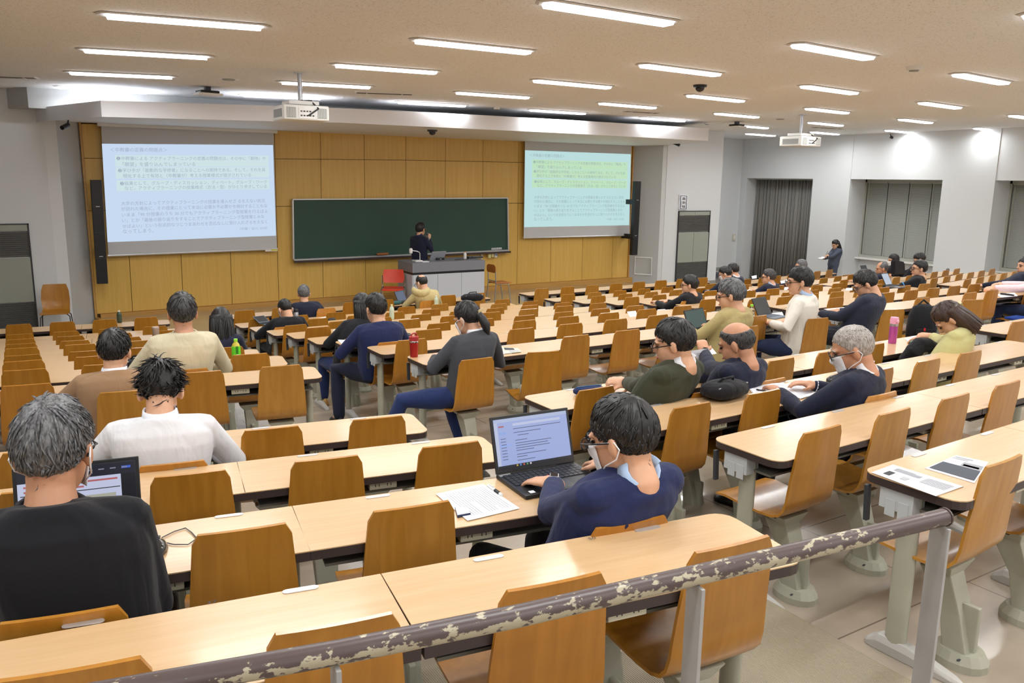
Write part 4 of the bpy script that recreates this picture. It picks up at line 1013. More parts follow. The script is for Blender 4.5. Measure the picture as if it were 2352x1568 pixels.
HBLK = hair_mat('black_hair', srgb(14, 13, 14), srgb(34, 31, 31)); HBRN = hair_mat('brown_hair', srgb(44, 28, 22), srgb(72, 48, 38))
HGRY = hair_mat('grey_hair', srgb(52, 52, 55), srgb(128, 128, 130)); HDGR = hair_mat('dark_grey_hair', srgb(30, 30, 32), srgb(74, 72, 72)); HLGR = hair_mat('light_grey_hair', srgb(120, 112, 106), srgb(186, 180, 174))
def cloth(name, col, sc=70, st=0.25, rough=0.85, var=None, sheen=0.3):
    m = bpy.data.materials.new(name); m.use_nodes = True; MATS[name] = m; nt = m.node_tree; b = nt.nodes['Principled BSDF']
    b.inputs['Base Color'].default_value = col; b.inputs['Roughness'].default_value = rough; b.inputs['Sheen Weight'].default_value = sheen*0.3; b.inputs['Specular IOR Level'].default_value = 0.25
    tc = nt.nodes.new('ShaderNodeTexCoord'); mp = nt.nodes.new('ShaderNodeMapping'); mp.inputs['Scale'].default_value = (1, 1, 0.45); mp.inputs['Rotation'].default_value = (0.3, 0.5, 0)
    n1 = nt.nodes.new('ShaderNodeTexNoise'); n1.inputs['Scale'].default_value = 9; n1.inputs['Detail'].default_value = 2.5; n1.inputs['Distortion'].default_value = 0.8
    n2 = nt.nodes.new('ShaderNodeTexNoise'); n2.inputs['Scale'].default_value = sc*6; n2.inputs['Detail'].default_value = 2
    ad = nt.nodes.new('ShaderNodeMath'); ad.operation = 'MULTIPLY_ADD'; ad.inputs[1].default_value = 0.06
    lin(nt, tc.outputs['Object'], mp.inputs['Vector']); lin(nt, mp.outputs[0], n1.inputs['Vector']); lin(nt, tc.outputs['Object'], n2.inputs['Vector'])
    lin(nt, n2.outputs['Fac'], ad.inputs[0]); lin(nt, n1.outputs['Fac'], ad.inputs[2])
    bp = nt.nodes.new('ShaderNodeBump'); bp.inputs['Strength'].default_value = st; bp.inputs['Distance'].default_value = 0.06
    lin(nt, ad.outputs[0], bp.inputs['Height']); lin(nt, bp.outputs['Normal'], b.inputs['Normal']); return m
NAVY = cloth('navy_wool', srgb(28, 32, 52)); NAVY2 = cloth('bright_navy_wool', srgb(30, 38, 76)); BLKW = cloth('black_wool', srgb(22, 22, 27)); CHAR = cloth('charcoal_knit', srgb(62, 63, 68)); DARKB = cloth('dark_blue_wool', srgb(38, 42, 58))
BEIGE = cloth('beige_jacket', srgb(206, 196, 166), st=0.45); KHAKI = cloth('khaki_coat', srgb(172, 156, 106), st=0.35); TAN = cloth('tan_hooded_jacket', srgb(188, 172, 122), st=0.5); BROWN = cloth('brown_cardigan', srgb(150, 118, 88)); WSHIRT = cloth('white_shirt', srgb(222, 222, 226), st=0.4)
OLIVE = cloth('olive_wool', srgb(56, 58, 42)); CREAMS = cloth('cream_sweatshirt', srgb(226, 220, 210), st=0.3); LIME = cloth('yellow_green_wool', srgb(190, 184, 128), st=0.35); PINK = cloth('pink_shirt', srgb(232, 206, 212), st=0.4); GREYS = cloth('grey_suit', srgb(74, 80, 96))
JEANS = cloth('blue_jeans', srgb(36, 46, 76)); DKTR = cloth('dark_trousers', srgb(30, 30, 38)); SKIRT = cloth('denim_skirt', srgb(34, 48, 92)); BEIGET = cloth('beige_trousers', srgb(176, 150, 116))
COLW = cloth('white_collar', srgb(232, 232, 238), st=0.1); COLB = cloth('light_blue_collar', srgb(172, 194, 224), st=0.1); MASKM = mat('mask_white', srgb(238, 238, 242), 0.8); SHOE = mat('black_leather', srgb(24, 22, 22), 0.35); SHOEW = mat('white_shoe', srgb(220, 220, 216), 0.6); SHOEB = mat('tan_shoe', srgb(170, 126, 60), 0.5)
EYE = mat('eye_dark', srgb(24, 18, 16), 0.2); GLS = mat('glasses_black', srgb(20, 20, 24), 0.3); GLB = mat('glasses_brown', srgb(80, 42, 24), 0.3)
LENS = mat('spectacle_lens', srgb(235, 240, 245), 0.02, trans=1.0)
ELL = [((0, -0.012, 0.028), (.073, .097, .092)), ((0, .028, -.040), (.059, .064, .080)), ((0, -0.03, -.12), (.052, .052, .1))]
def head_r(d, n=3):
    best = 0.0
    for c, r in ELL[:n]:
        a = sum((d[i]/r[i])**2 for i in range(3)); b = -2*sum(d[i]*c[i]/r[i]**2 for i in range(3)); cc = sum((c[i]/r[i])**2 for i in range(3))-1
        D_ = b*b-4*a*cc
        if D_ >= 0:
            t = (-b+math.sqrt(D_))/(2*a)
            if t > best: best = t
    return best
LINE = [(0, 38), (35, 34), (60, 18), (75, 2), (88, -12), (98, -6), (115, -30), (140, -46), (180, -50)]
def hairline(az, drop=0):
    az = min(abs(math.degrees(az)), 180)
    for (a, e), (b, f_) in zip(LINE[:-1], LINE[1:]):
        if az <= b: return e+(f_-e)*(az-a)/(b-a)+drop*(az/180)
    return -40
def smooth(x, a, b): t = min(max((x-a)/(b-a), 0), 1); return t*t*(3-2*t)
def hair_mask(d, style):
    el = math.degrees(math.asin(max(-1, min(1, d[2])))); az = math.atan2(d[0], d[1])
    m = smooth(el-hairline(az, style.get('drop', 0))+style.get('low', 0)*(1 if abs(az) < 1.2 else 0), -4, 5)
    if style.get('bald'):
        q = Vector(d).angle(Vector((0, style.get('by', -0.15), 1)).normalized()); m *= smooth(math.degrees(q), style['bald']-10, style['bald']+10)
    return m
def build_hair(style, sc, lod):
    """hair in the head frame: a shell hugging the skull plus tapered strands"""
    th = style.get('th', 0.014); q = MB(); nu, nv = (44, 30) if lod else (26, 18)
    rs = []
    for j in range(nv+1):
        ph = math.pi*(0.02+0.96*j/nv); row = []
        for i in range(nu):
            a = 2*math.pi*i/nu; d = Vector((math.sin(ph)*math.sin(a), math.sin(ph)*math.cos(a), math.cos(ph)))
            m = hair_mask(d, style); nz = noise.noise(Vector((d.x*9, d.y*9, d.z*4)))
            el = math.degrees(math.asin(max(-1, min(1, d.z)))); tp = .3+.7*smooth(el-hairline(math.atan2(d.x, d.y), style.get('drop', 0)), 0, 34)
            r = head_r(d)+th*m*tp*(1-.4*abs(d.x))*(1+0.35*nz)*(1+style.get('top', 0.0)*max(d.z, 0))-0.012*(1-m)
            row.append(d*r*sc)
        rs.append(row)
    q.rings(rs)
    w_ = Vector((0, -0.55, 0.83)); n = style.get('n', 60)*(3 if lod else 1); ln = style.get('len', 0.05)
    rnd = random.Random(style.get('seed', 1)); made = 0
    while made < n:
        d = Vector((rnd.gauss(0, 1), rnd.gauss(0, 1), rnd.gauss(0, 1))).normalized()
        if hair_mask(d, style) < 0.75: continue
        made += 1; t = d-w_*d.dot(w_)
        if t.length < 0.05: t = Vector((rnd.uniform(-1, 1), rnd.uniform(-1, 1), 0))
        t.normalize(); t = (t+Vector((rnd.gauss(0, .35), rnd.gauss(0, .35), -0.35*style.get('fall', 1)))).normalized()
        pts = []; dd = d.copy(); L_ = ln*rnd.uniform(.6, 1.3); lift = style.get('lift', 0.006)*rnd.uniform(0, 1.6)
        for k in range(4):
            m = hair_mask(dd, style)
            tp = .3+.7*smooth(math.degrees(math.asin(max(-1, min(1, dd.z))))-hairline(math.atan2(dd.x, dd.y), style.get('drop', 0)), 0, 34)
            r = head_r(dd)+th*(1-.4*abs(dd.x))*(0.92*max(m, .15))*tp+lift*k/3*tp
            pts.append(dd*r*sc); dd = (dd+(t-dd*t.dot(dd))*(L_/3/0.1)).normalized()
        q.tube(pts, [0.0042*sc, 0.0042*sc, 0.003*sc, 0.0006*sc], 4, flat=0.6)
    if style.get('long'):
        L_ = style['long']; rr = []
        n2 = 18
        for k in range(10):
            t = k/9; z = (0.06-(L_+0.06)*t)*sc; wv = 0.095+0.012*math.sin(t*3)-0.03*max(0, t-.6)
            row = []
            for i in range(n2):
                a = 2*math.pi*i/n2; x = math.sin(a)*wv*(1+0.05*noise.noise(Vector((i*.9, t*3, 1)))); y = -0.055+math.cos(a)*0.068
                y = min(y, style.get('front', -0.005)+0.03*t); row.append(Vector((x, y, z/sc-0.012*abs(math.sin(i*2.3))*(t > .9)))*sc)
            rr.append(row)
        q.rings(rr)
        for k in range(26 if not lod else 60):
            a = rnd.uniform(math.pi*.42, math.pi*1.58); x0 = math.sin(a)*.098; y0 = -.05+min(math.cos(a)*.07, .03)
            q.tube([Vector((x0*.95, y0, .03))*sc, Vector((x0, y0-.01, -.06))*sc, Vector((x0*1.02+rnd.gauss(0, .005), y0-.012, -.16))*sc, Vector((x0*.9+rnd.gauss(0, .01), y0-.005, -L_-.01))*sc], [.006*sc, .007*sc, .006*sc, .001*sc], 4)
    if style.get('pony'):
        q.ell(Vector((0, -.115, -.01))*sc, (.03*sc, .03*sc, .035*sc)); q.cap_tube([Vector((0, -.13, -.03))*sc, Vector((.005, -.14, -.09))*sc, Vector((.008, -.13, -.16))*sc], [.03*sc, .036*sc, .014*sc], 10)
    return q
FUSE = []        # objects waiting for voxel fusing
def fuse(q, name, m, parent, vox, smooth_it=4, loc=(0, 0, 0)):
    o = q.make(name, m, parent, smooth='all', loc=loc)
    r = o.modifiers.new('fuse', 'REMESH'); r.mode = 'VOXEL'; r.voxel_size = vox; r.use_smooth_shade = True
    s = o.modifiers.new('soften', 'SMOOTH'); s.factor = 0.5; s.iterations = smooth_it
    FUSE.append(o); return o
def ik(S, T, l1, l2, hint):
    d = T-S; L_ = min(d.length, (l1+l2)*0.985); dn = d.normalized(); T2 = S+dn*L_
    a = (l1*l1-l2*l2+L_*L_)/(2*L_); h = math.sqrt(max(l1*l1-a*a, 0)); hp = hint-dn*hint.dot(dn)
    if hp.length < 1e-5: hp = dn.orthogonal()
    return S+dn*a+hp.normalized()*h, T2
def hand(q, wr, d, nrm, side, sc, curl, spread=0.0):
    """wrist, direction, back-of-hand normal, +1 = right hand; five separate fingers"""
    d = d.normalized(); nrm = (nrm-d*nrm.dot(d)).normalized(); lat = d.cross(nrm)*side       # lat points to the little finger
    c = wr+d*.045*sc
    M = Matrix((lat, d, nrm)).transposed()
    q.ell(c, (.040*sc, .055*sc, .017*sc), M, 12, 8)
    q.cap_tube([wr-d*.02*sc, wr+d*.03*sc], [.026*sc, .028*sc], 10)
    for k, (o_, L_) in enumerate(((-.029, .070), (-.009, .080), (.011, .074), (.030, .058))):
        p0 = wr+d*.082*sc+lat*o_*sc-nrm*.002*sc; a = curl*(1+.08*k); dd = (d+lat*o_*spread).normalized(); pts = [p0-d*.02*sc]
        pts.append(p0)
        p = p0
        for seg, f_ in ((.45, .5), (.3, 1.15), (.25, 1.7)):
            v = dd*math.cos(a*f_)-nrm*math.sin(a*f_); p = p+v*L_*seg*sc; pts.append(p)
        q.cap_tube(pts, [.0098*sc, .0098*sc, .009*sc, .0082*sc, .007*sc], 8)
    t0 = wr+d*.025*sc-lat*.028*sc; v = (d*.62-lat*.72-nrm*.3*(0.5+curl)).normalized(); v2 = (d*.9-lat*.25-nrm*.35*(0.4+curl)).normalized()
    q.cap_tube([wr+d*.03*sc-lat*.01*sc, t0, t0+v*.04*sc, t0+v*.04*sc+v2*.032*sc], [.014*sc, .0135*sc, .0115*sc, .0085*sc], 8)
def person(label, feet_z, pelvis, top, yaw=0.0, hyaw=0.0, hpitch=10, sc=1.0, hair=None, hm=None, jacket=None, trousers=None, hands=None, vox=0.012, lod=False, skin=None,
           glasses=None, mask=False, collar=None, standing=False, shoulder=1.0, open_arms=True, shoe=None, legs=None, coat=0.0, jcollar=True, sleeve=1.0, hunch=0.0, elbow=None, hroll=0.0, bulk=1.0):
    """pelvis, top (= crown of the head) in world metres; hands = ((point, normal, curl), ...) right then left; yaw: 0 faces the stage, + turns to the left"""
    skin = skin or SKIN; trousers = trousers or DKTR
    hs_ = sc*1.07
    f_ = Vector((-math.sin(yaw), math.cos(yaw), 0)); r_ = Vector((math.cos(yaw), math.sin(yaw), 0)); u_ = Vector((0, 0, 1))
    hy = yaw+hyaw
    Rh = Matrix.Rotation(hy, 3, 'Z') @ Matrix.Rotation(-R(hpitch), 3, 'X') @ Matrix.Rotation(R(hroll), 3, 'Y')
    top = Vector(top); P = Vector(pelvis)
    Hc = top-Rh @ Vector((0, -0.012, 0.120+0.010))*hs_
    N = Hc+Rh @ Vector((0, -0.03, -0.075))*hs_+Vector((0, 0, -0.042*sc))-f_*0.03*sc
    org = Vector((P.x, P.y, feet_z))
    def L(v): return v-org
    sp = N-P; ctrl = P+u_*(sp.length*.55)-f_*(0.02+hunch)+(sp-u_*sp.dot(u_))*0.25
    def spine(t): return P*(1-t)**2+ctrl*2*t*(1-t)+N*t*t
    def torso(q, g, grow, t1=1.0, low=0.0):
        prof = [(-0.12, .150, .100), (0.0, .165, .120), (.15, .168, .118), (.35, .165, .112), (.55, .178, .118), (.70, .190, .118), (.82, .190, .110), (.90, .165, .092), (.96, .116, .084), (1.0, .080, .074)]
        rs = []
        for t, a, b in prof:
            if t > t1: break
            c = spine(max(t, 0)) if t >= 0 else P+u_*t*.6
            if low and t <= 0: c = c-u_*low
            tt = min(max(t, 0.02), .98); tan = (spine(tt+.02)-spine(tt-.02)).normalized()
            ax = r_; ay = tan.cross(ax)*-1
            row = []
            for k in range(20):
                al = 2*math.pi*k/20; ca, sa = math.cos(al), math.sin(al)
                e = 0.82
                row.append(L(c+ax*(abs(ca)**e*math.copysign(1, ca)*(a*bulk*(shoulder if t > .5 else 1)*g*sc+grow))+ay*(abs(sa)**e*math.copysign(1, sa)*(b*bulk*g*sc+grow))))
            rs.append(row)
        q.rings(rs)
    shs = [spine(.88)+r_*s*.160*sc*shoulder-u_*.008 for s in (1, -1)]
    l1, l2 = .285*sc, .25*sc
    arms = []
    defaults = [(None, None, .5)]*2
    hands = hands or (None, None)
    for s, S_, h in zip((1, -1), shs, hands):
        if h is None: T = P+f_*.40*sc+r_*s*.10*sc+u_*.17*sc if not standing else S_+u_*-.50*sc+f_*.04; nr = u_ if not standing else r_*s; cu = .6
        else: T, nr, cu = Vector(h[0]), Vector(h[1]), h[2]
        hint = (r_*s*.85-u_*.5-f_*.45) if elbow is None else (r_*s*elbow[0]+f_*elbow[1]+u_*elbow[2])
        E_, T = ik(S_, T, l1, l2, hint); arms.append((s, S_, E_, T, nr, cu, h[3] if h is not None and len(h) > 3 else None))
    # legs
    lg = []
    for s in (1, -1):
        hp = P+r_*s*.088*sc-u_*.02
        if standing: kn = hp.lerp(Vector((hp.x, hp.y, feet_z)), .5)+f_*.015+r_*s*.01; an = Vector((hp.x, hp.y, feet_z+.075))+r_*s*.02-f_*.02
        else:
            li = (legs or {}).get(s)
            kn = hp+f_*.41*sc+r_*s*.04; kn.z = feet_z+.475*sc if .475*sc < P.z-feet_z+.03 else P.z+.02
            an = kn+f_*.03; an.z = feet_z+.08
            if li: kn = kn+r_*li[0]+f_*li[1]+u_*(li[4] if len(li) > 4 else 0); an = an+r_*li[2]+f_*li[3]+u_*(li[5] if len(li) > 5 else 0)
        lg.append((s, hp, kn, an))
    q = MB()
    torso(q, .80, -.010, .96)
    for c, rad in ELL[:2]: q.ell(L(Hc+Rh @ Vector(c)*hs_), tuple(x*hs_ for x in rad), Rh, 20, 14)
    H_ = lambda v: L(Hc+Rh @ Vector(v)*hs_)
    q.cap_tube([H_((0, -.03, -.05)), H_((0, -.03, -.085)), L(N-u_*.03)], [.054*hs_, .053*hs_, .062*hs_], 14)
    q.ell(H_((0, .068, -.098)), (.026*hs_, .02*hs_, .018*hs_), Rh); q.cap_tube([H_((0, .090, .008)), H_((0, .104, -.022))], [.009*hs_, .0135*hs_], 8); q.ell(H_((0, .084, -.062)), (.022*hs_, .011*hs_, .010*hs_), Rh)
    q.cap_tube([H_((-.045, .078, .022)), H_((0, .088, .020)), H_((.045, .078, .022))], [.008*hs_, .009*hs_, .008*hs_], 8)
    for s in (1, -1): q.ell(H_((s*.079, -.008, -.012)), (.011*hs_, .020*hs_, .034*hs_), Rh @ Matrix.Rotation(R(22*s), 3, 'Z'), 12, 8)
    for s, S_, E_, T, nr, cu, hd in arms:
        q.cap_tube([L(S_-r_*s*.03), L(S_), L(S_.lerp(E_, .5)), L(E_), L(E_.lerp(T, .45)), L(T)], [.048*sc, .046*sc, .042*sc, .037*sc, .036*sc, .026*sc], 12)
        d = (T-E_) if hd is None else Vector(hd)
        hand(q, L(T), d, nr, s, sc*1.02, cu)
    for s, hp, kn, an in lg:
        q.cap_tube([L(hp), L(hp.lerp(kn, .5)), L(kn), L(kn.lerp(an, .4)), L(an)], [.078*sc, .068*sc, .052*sc, .05*sc, .036*sc], 12)
        q.cap_tube([L(an), L(Vector((an.x, an.y, an.z-.03))+f_*.10*sc)], [.034*sc, .026*sc], 10)
    body = fuse(q, 'person', skin, None, min(vox, .0085), 3)
    body.location = org
    tag(body, label, 'person')
    # hair ------------------------------------------------------------
    if hair:
        ho = build_hair(hair, hs_, lod).make('hair', hm or HBLK, body, smooth='all'); ho.location = L(Hc); ho.rotation_euler = Rh.to_euler()
        if hair.get('clip'):
            cl = MB().obox(Vector((0.012, -.128, .022))*hs_, Vector((.03, 0, .006))*hs_, Vector((.006, .01, 0))*hs_, Vector((-.002, -.006, .012))*hs_).make('hair_clip', mat('clip_cream', srgb(226, 210, 160), 0.3, 0.2), ho, bevel=.003)
    for s in (1, -1):
        e = MB().ell((0, 0, 0), (.012*hs_, .008*hs_, .007*hs_), None, 8, 6).make('eye', EYE, body, smooth='all', loc=H_((s*.030, .0835, -.001))); e.rotation_euler = Rh.to_euler()
        e = MB().cap_tube([Vector((s*.016, .094, .024))*hs_, Vector((s*.032, .091, .028))*hs_, Vector((s*.048, .082, .022))*hs_], .0035*hs_, 6).make('eyebrow', hm or HBLK, body, loc=L(Hc)); e.rotation_euler = Rh.to_euler()
    e = MB().ell((0, 0, 0), (.021*hs_, .006*hs_, .0065*hs_), None, 10, 6).make('lips', mat('lips', srgb(176, 104, 94), 0.5), body, smooth='all', loc=H_((0, .0945, -.062))); e.rotation_euler = Rh.to_euler()
    if glasses:
        g = MB()
        for s in (1, -1):
            g.tube([Vector((s*.034+.024*math.cos(a), .108, -.004+.018*math.sin(a)))*hs_ for a in [2*math.pi*k/12 for k in range(13)]], .0022*hs_, 6)
            g.tube([Vector((s*.058, .106, .002))*hs_, Vector((s*.078, .06, .004))*hs_, Vector((s*.084, -.01, .004))*hs_, Vector((s*.083, -.03, -.014))*hs_], .0026*hs_, 6)
        g.tube([Vector((-.011, .109, 0))*hs_, Vector((0, .112, .003))*hs_, Vector((.011, .109, 0))*hs_], .002*hs_, 6)
        o = g.make('glasses', glasses, body, loc=L(Hc)); o.rotation_euler = Rh.to_euler()
        ln = MB()
        for s in (1, -1): ln.rings([[Vector((s*.034+.0235*math.cos(a), .1075+dy, -.004+.0175*math.sin(a)))*hs_ for a in [2*math.pi*k/12 for k in range(12)]] for dy in (0, .0012)])
        ln.make('lens', LENS, o)
    if mask:
        mk = MB(); rs = []
        for j in range(7):
            v = j/6; z = -.012-.085*v; row = []
            for i in range(11):
                t = -1+2*i/10; x = .062*t*(1-.12*v); y = .108-.045*t*t-.012*v+(.012*(1-abs(t)) if .15 < v < .5 else 0); row.append(Vector((x, y, z+.012*t*t*(1 if v < .5 else -.3)))*hs_)
            rs.append(row)
        mk.rings(rs, cap=False, closed=False)
        o = mk.make('face_mask', MASKM, body, smooth='all', loc=L(Hc)); o.rotation_euler = Rh.to_euler(); md = o.modifiers.new('s', 'SOLIDIFY'); md.thickness = .002
        lp_ = MB()
        for s in (1, -1):
            lp_.tube([Vector((s*.06, .064, -.006))*hs_, Vector((s*.076, .03, .004))*hs_, Vector((s*.087, -.02, .006))*hs_, Vector((s*.09, -.034, -.015))*hs_, Vector((s*.085, -.015, -.045))*hs_, Vector((s*.072, .03, -.065))*hs_, Vector((s*.052, .055, -.085))*hs_], .0022*hs_, 6)
        lp_.make('ear_loop', MASKM, o)
    # clothes ----------------------------------------------------------
    g = .012*sc
    q = MB(); torso(q, 1.0, g, 1.0, coat)
    q.cap_tube([L(shs[0]), L(spine(.87)-f_*.01), L(shs[1])], [.058*sc, .068*sc, .058*sc], 12)
    for s, S_, E_, T, nr, cu, hd in arms:
        W_ = E_.lerp(T, .93*sleeve)
        q.cap_tube([L(S_-r_*s*.02), L(S_), L(S_.lerp(E_, .5)), L(E_), L(E_.lerp(W_, .5)), L(W_)], [.060*sc, .062*sc, .056*sc, .051*sc, .048*sc, .040*sc], 14)
    if coat:
        for s, hp, kn, an in lg:
            if not standing: q.cap_tube([L(hp-u_*.01), L(hp.lerp(kn, .8))], [.1*sc, .085*sc], 12)
    jk = fuse(q, 'jacket', jacket, body, vox, 4)
    if jcollar:
        q = MB(); nn = N-u_*.012*sc; rs = []
        tn = (spine(.99)-spine(.9)).normalized()
        for k in range(16):
            al = 2*math.pi*k/16; dr = r_*math.cos(al)*.078*sc+(tn.cross(r_)*-1)*math.sin(al)*.072*sc
            back = .5-.5*math.sin(al)
            c = nn+dr-tn*.028*sc*(1-back)*1.6
            o_ = dr.normalized()
            rs.append([L(c-o_*.010+tn*(.022+.016*back)*sc), L(c+o_*.006*sc+tn*(.022+.014*back)*sc), L(c+o_*.036*sc-tn*(.020)*sc), L(c+o_*.014*sc-tn*.03*sc)])
        rs.append(rs[0]); q.rings(rs, cap=False); q.make('collar', jacket, jk, smooth='all')
    if collar:
        q = MB(); nn = N+u_*.020*sc; rs = []
        tn = (spine(.99)-spine(.9)).normalized()
        for k in range(17):
            al = 2*math.pi*k/16; dr = r_*math.cos(al)*.064*sc+(tn.cross(r_)*-1)*math.sin(al)*.058*sc; c = nn+dr+tn*(.010 if math.sin(al) < 0 else -.02*math.sin(al))*sc; o_ = dr.normalized()
            rs.append([L(c+tn*.016*sc), L(c+o_*.005*sc+tn*.016*sc), L(c+o_*.012*sc-tn*.022*sc), L(c-tn*.022*sc)])
        q.rings(rs, cap=False); q.make('shirt_collar', collar, body, smooth='all')
        if sleeve >= .95:
            for s, S_, E_, T, nr, cu, hd in arms:
                MB().tube([L(E_.lerp(T, .86)), L(E_.lerp(T, .985))], .036*sc, 12).make('cuff', collar, body, smooth='all')
    q = MB()
    q.ell(L(P), (.175*sc*bulk, .125*sc*bulk, .115*sc), Matrix.Rotation(yaw, 3, 'Z'), 18, 12)
    for s, hp, kn, an in lg:
        q.cap_tube([L(hp), L(hp.lerp(kn, .5)), L(kn), L(kn.lerp(an, .5)), L(an+u_*.02)], [.092*sc, .083*sc, .066*sc, .06*sc, .052*sc], 14)
    fuse(q, 'trousers', trousers, body, vox*1.1, 4)
    for s, hp, kn, an in lg:
        q = MB(); a0 = L(Vector((an.x, an.y, 0)))
        zb_ = L(an).z-.08+.006
        prof = [(-.07, .02, .03), (-.055, .034, .075), (0, .038, .085), (.06, .042, .055), (.13, .042, .045), (.17, .034, .032), (.19, .012, .02)]
        rs = []
        for y, w_, h in prof:
            c = Vector((a0.x, a0.y, zb_))+f_*y*sc
            rs.append([c+r_*w_*sc*math.cos(al)+u_*(h*sc*max(math.sin(al), 0) if math.sin(al) > 0 else 0) for al in [2*math.pi*k/12 for k in range(12)]])
        q.rings(rs); q.make('shoe', shoe or SHOE, body, smooth='all')
    return dict(body=body, N=N, P=P, f=f_, r=r_, Hc=Hc, Rh=Rh, arms=arms, L=L, spine=spine, shs=shs, org=org, jacket=jk)
SHORT = dict(th=.015, n=90, len=.045, lift=.003); BUSH = dict(th=.019, n=110, len=.05, lift=.008); CROP = dict(th=.006, n=40, len=.02, lift=.002)
def st(base, **k): d = dict(base); d.update(k); return d
def seat_at(b, r, k, dx=0.0, dy=0.0, back=-0.80):
    sx = seat_x(b, k)+dx; sl = -0.145 if b == 'L' else 0.15 if b == 'R2' else 0.0
    y = row_y(r, sx)+back+.21+dy
    p = warp(sx, y, floor_z(r, b)+.5); p.z = floor_z(r, b)+HC
    return p, math.atan(sl)
def desk_pt(b, r, x, dy, up=0.02):
    p = warp(x, row_y(r, x)-DD+dy, -rh(b, r)); p.z += up; return p
def sit(label, b, r, k, px, py, hy=0.25, yaw=0.0, dx=0.0, dy=0.0, hx=(.16, -.16), hyy=(.13, .13), **kw):
    """seated person at a desk; (px, py) = crown of the head in the photograph, hy = how far ahead of the pelvis the crown is"""
    p, rz = seat_at(b, r, k, dx, dy); sc = kw.get('sc', 1.0)
    z0 = p.z; P = Vector((p.x, p.y, z0+.41+.105*sc))
    d_ = ray(px, py); rho = d_.x/d_.y
    if rho > .7: hy = min(max(P.x/rho-P.y+hy*.25, -.06), hy+.12)
    T = at_y(px, py, P.y+hy)
    x0 = p.x
    if 'hands' not in kw:
        hs = []
        for i in (0, 1):
            q = Vector((T.x*.5+x0*.5+hx[i], 0, 0)); xx = q.x
            yw = P.y+.615-.185-DD+.0 
            hs.append((Vector((xx, P.y+.59-DD+hyy[i]-.03, z0+DESK_H+.035)), Vector((0, 0, 1)), .55))
        kw['hands'] = tuple(hs)
    return person(label, z0, P, T, yaw+rz, **kw)
U = Vector((0, 0, 1))
# speaker on the stage
T = at_y(966, 511, 15.15); zs_ = HC+ZST
sp_yaw = R(-68)
hp = at_y(985.5, 549, 15.02)
PS = person('person in a dark suit and glasses standing at the lectern, speaking into a microphone', zs_, (T.x-.02, 15.15, zs_+.90), T, sp_yaw, 0.1, 4, 1.0, st(BUSH, seed=3, low=6), HBLK, NAVY, DKTR,
     ((hp, Vector((.2, -.9, .3)), 1.5, Vector((.1, -.1, 1))), (Vector((T.x+.12, 15.38, zs_+.98)), U, .6)), vox=.011, glasses=GLB, standing=True, collar=NAVY2, elbow=(.3, -.2, -.9))
m0, m1 = at_y(988, 559, 14.99), at_y(980.5, 534.5, 14.99); mk = empty('microphone', m0, 0, 'silver hand microphone held by the speaker', 'microphone')
dm = m1-m0
MB().tube([Vector((0, 0, 0)), dm*.72, dm*.78], [.012, .016, .02], 12).make('handle', STEEL, mk, smooth=True)
MB().ell(dm*.9, (.026, .026, .032)).make('grille_head', mat('mic_mesh', srgb(90, 92, 96), .5, .6), mk, smooth='all')
# front rows -------------------------------------------------------------
sit('person with thinning hair in a tan hooded jacket, front row before the lectern', 'M', 0, 5, 964, 630, .10, dx=0.1, hpitch=22, hair=st(CROP, bald=24, by=-.5), hm=HBLK, jacket=TAN, glasses=GLS, mask=True, hyaw=.35, jcollar=False, bulk=1.08)
sit('person with grey hair in a dark blue suit, front row near the aisle', 'M', 0, 2, 697, 653, .10, dx=-0.2, hair=st(SHORT, seed=5), hm=HGRY, jacket=NAVY, hyaw=-.25, glasses=GLS, bulk=1.05)
sit('person with cropped black hair in a black sweater bending over, white mask', 'M', 2, 0, 648, 686, .2, dx=.03, hpitch=30, hair=st(CROP, drop=10), hm=HBLK, jacket=BLKW, hyaw=.25, mask=True, jcollar=False)
sit('person with long black hair, navy vest over white sleeves, seated near the aisle', 'L', 5, 0, 505, 706, .12, dx=-.08, hair=st(SHORT, long=.24, n=40, th=.02), hm=HBLK, jacket=cloth('navy_vest', srgb(34, 36, 56)), jcollar=False, hpitch=14, sleeve=.5)
sit('person in a beige jacket sitting tall with dark grey hair, seen from behind', 'L', 7, 1, 416, 672, .06, dx=-.02, hair=st(BUSH, seed=8), hm=HDGR, jacket=BEIGE, sc=1.08, vox=.010, lod=True, hpitch=3, yaw=.05, bulk=1.08, skin=SKIN2)
p7 = sit('person in a brown cardigan with a black neck strap, dark bushy hair', 'L', 8, 2, 262, 755, .16, dx=-.06, hair=st(BUSH, seed=9, drop=6), hm=HBLK, jacket=BROWN, sc=1.04, vox=.010, lod=True, hpitch=12, hyaw=-.35, jcollar=False, collar=COLW, sleeve=.9, yaw=.1)
p8 = sit('person in a white shirt with spiky black hair bending over papers', 'L', 9, 2, 370, 832, .22, dx=.0, hpitch=38, hair=st(BUSH, th=.018, n=150, len=.05, lift=.03, fall=.1, seed=4), hm=HBLK, jacket=WSHIRT, sc=1.04, vox=.008, lod=True, jcollar=False, collar=COLW, hyaw=-.05, yaw=-.06, sleeve=.9, shoulder=1.04)
p9 = sit('person with grey hair in a black suit at a laptop, close to the camera', 'L', 11, 3, 118, 912, .14, dx=.08, hpitch=10, hair=st(BUSH, seed=12, n=150, th=.018, len=.055), hm=HGRY, jacket=BLKW, sc=1.03, vox=.007, lod=True, hyaw=-.2, yaw=-.04, skin=SKIN2, glasses=GLS, mask=True, bulk=1.0, hx=(.10, -.2), hyy=(.1, .1), elbow=(.4, -.6, -.45))
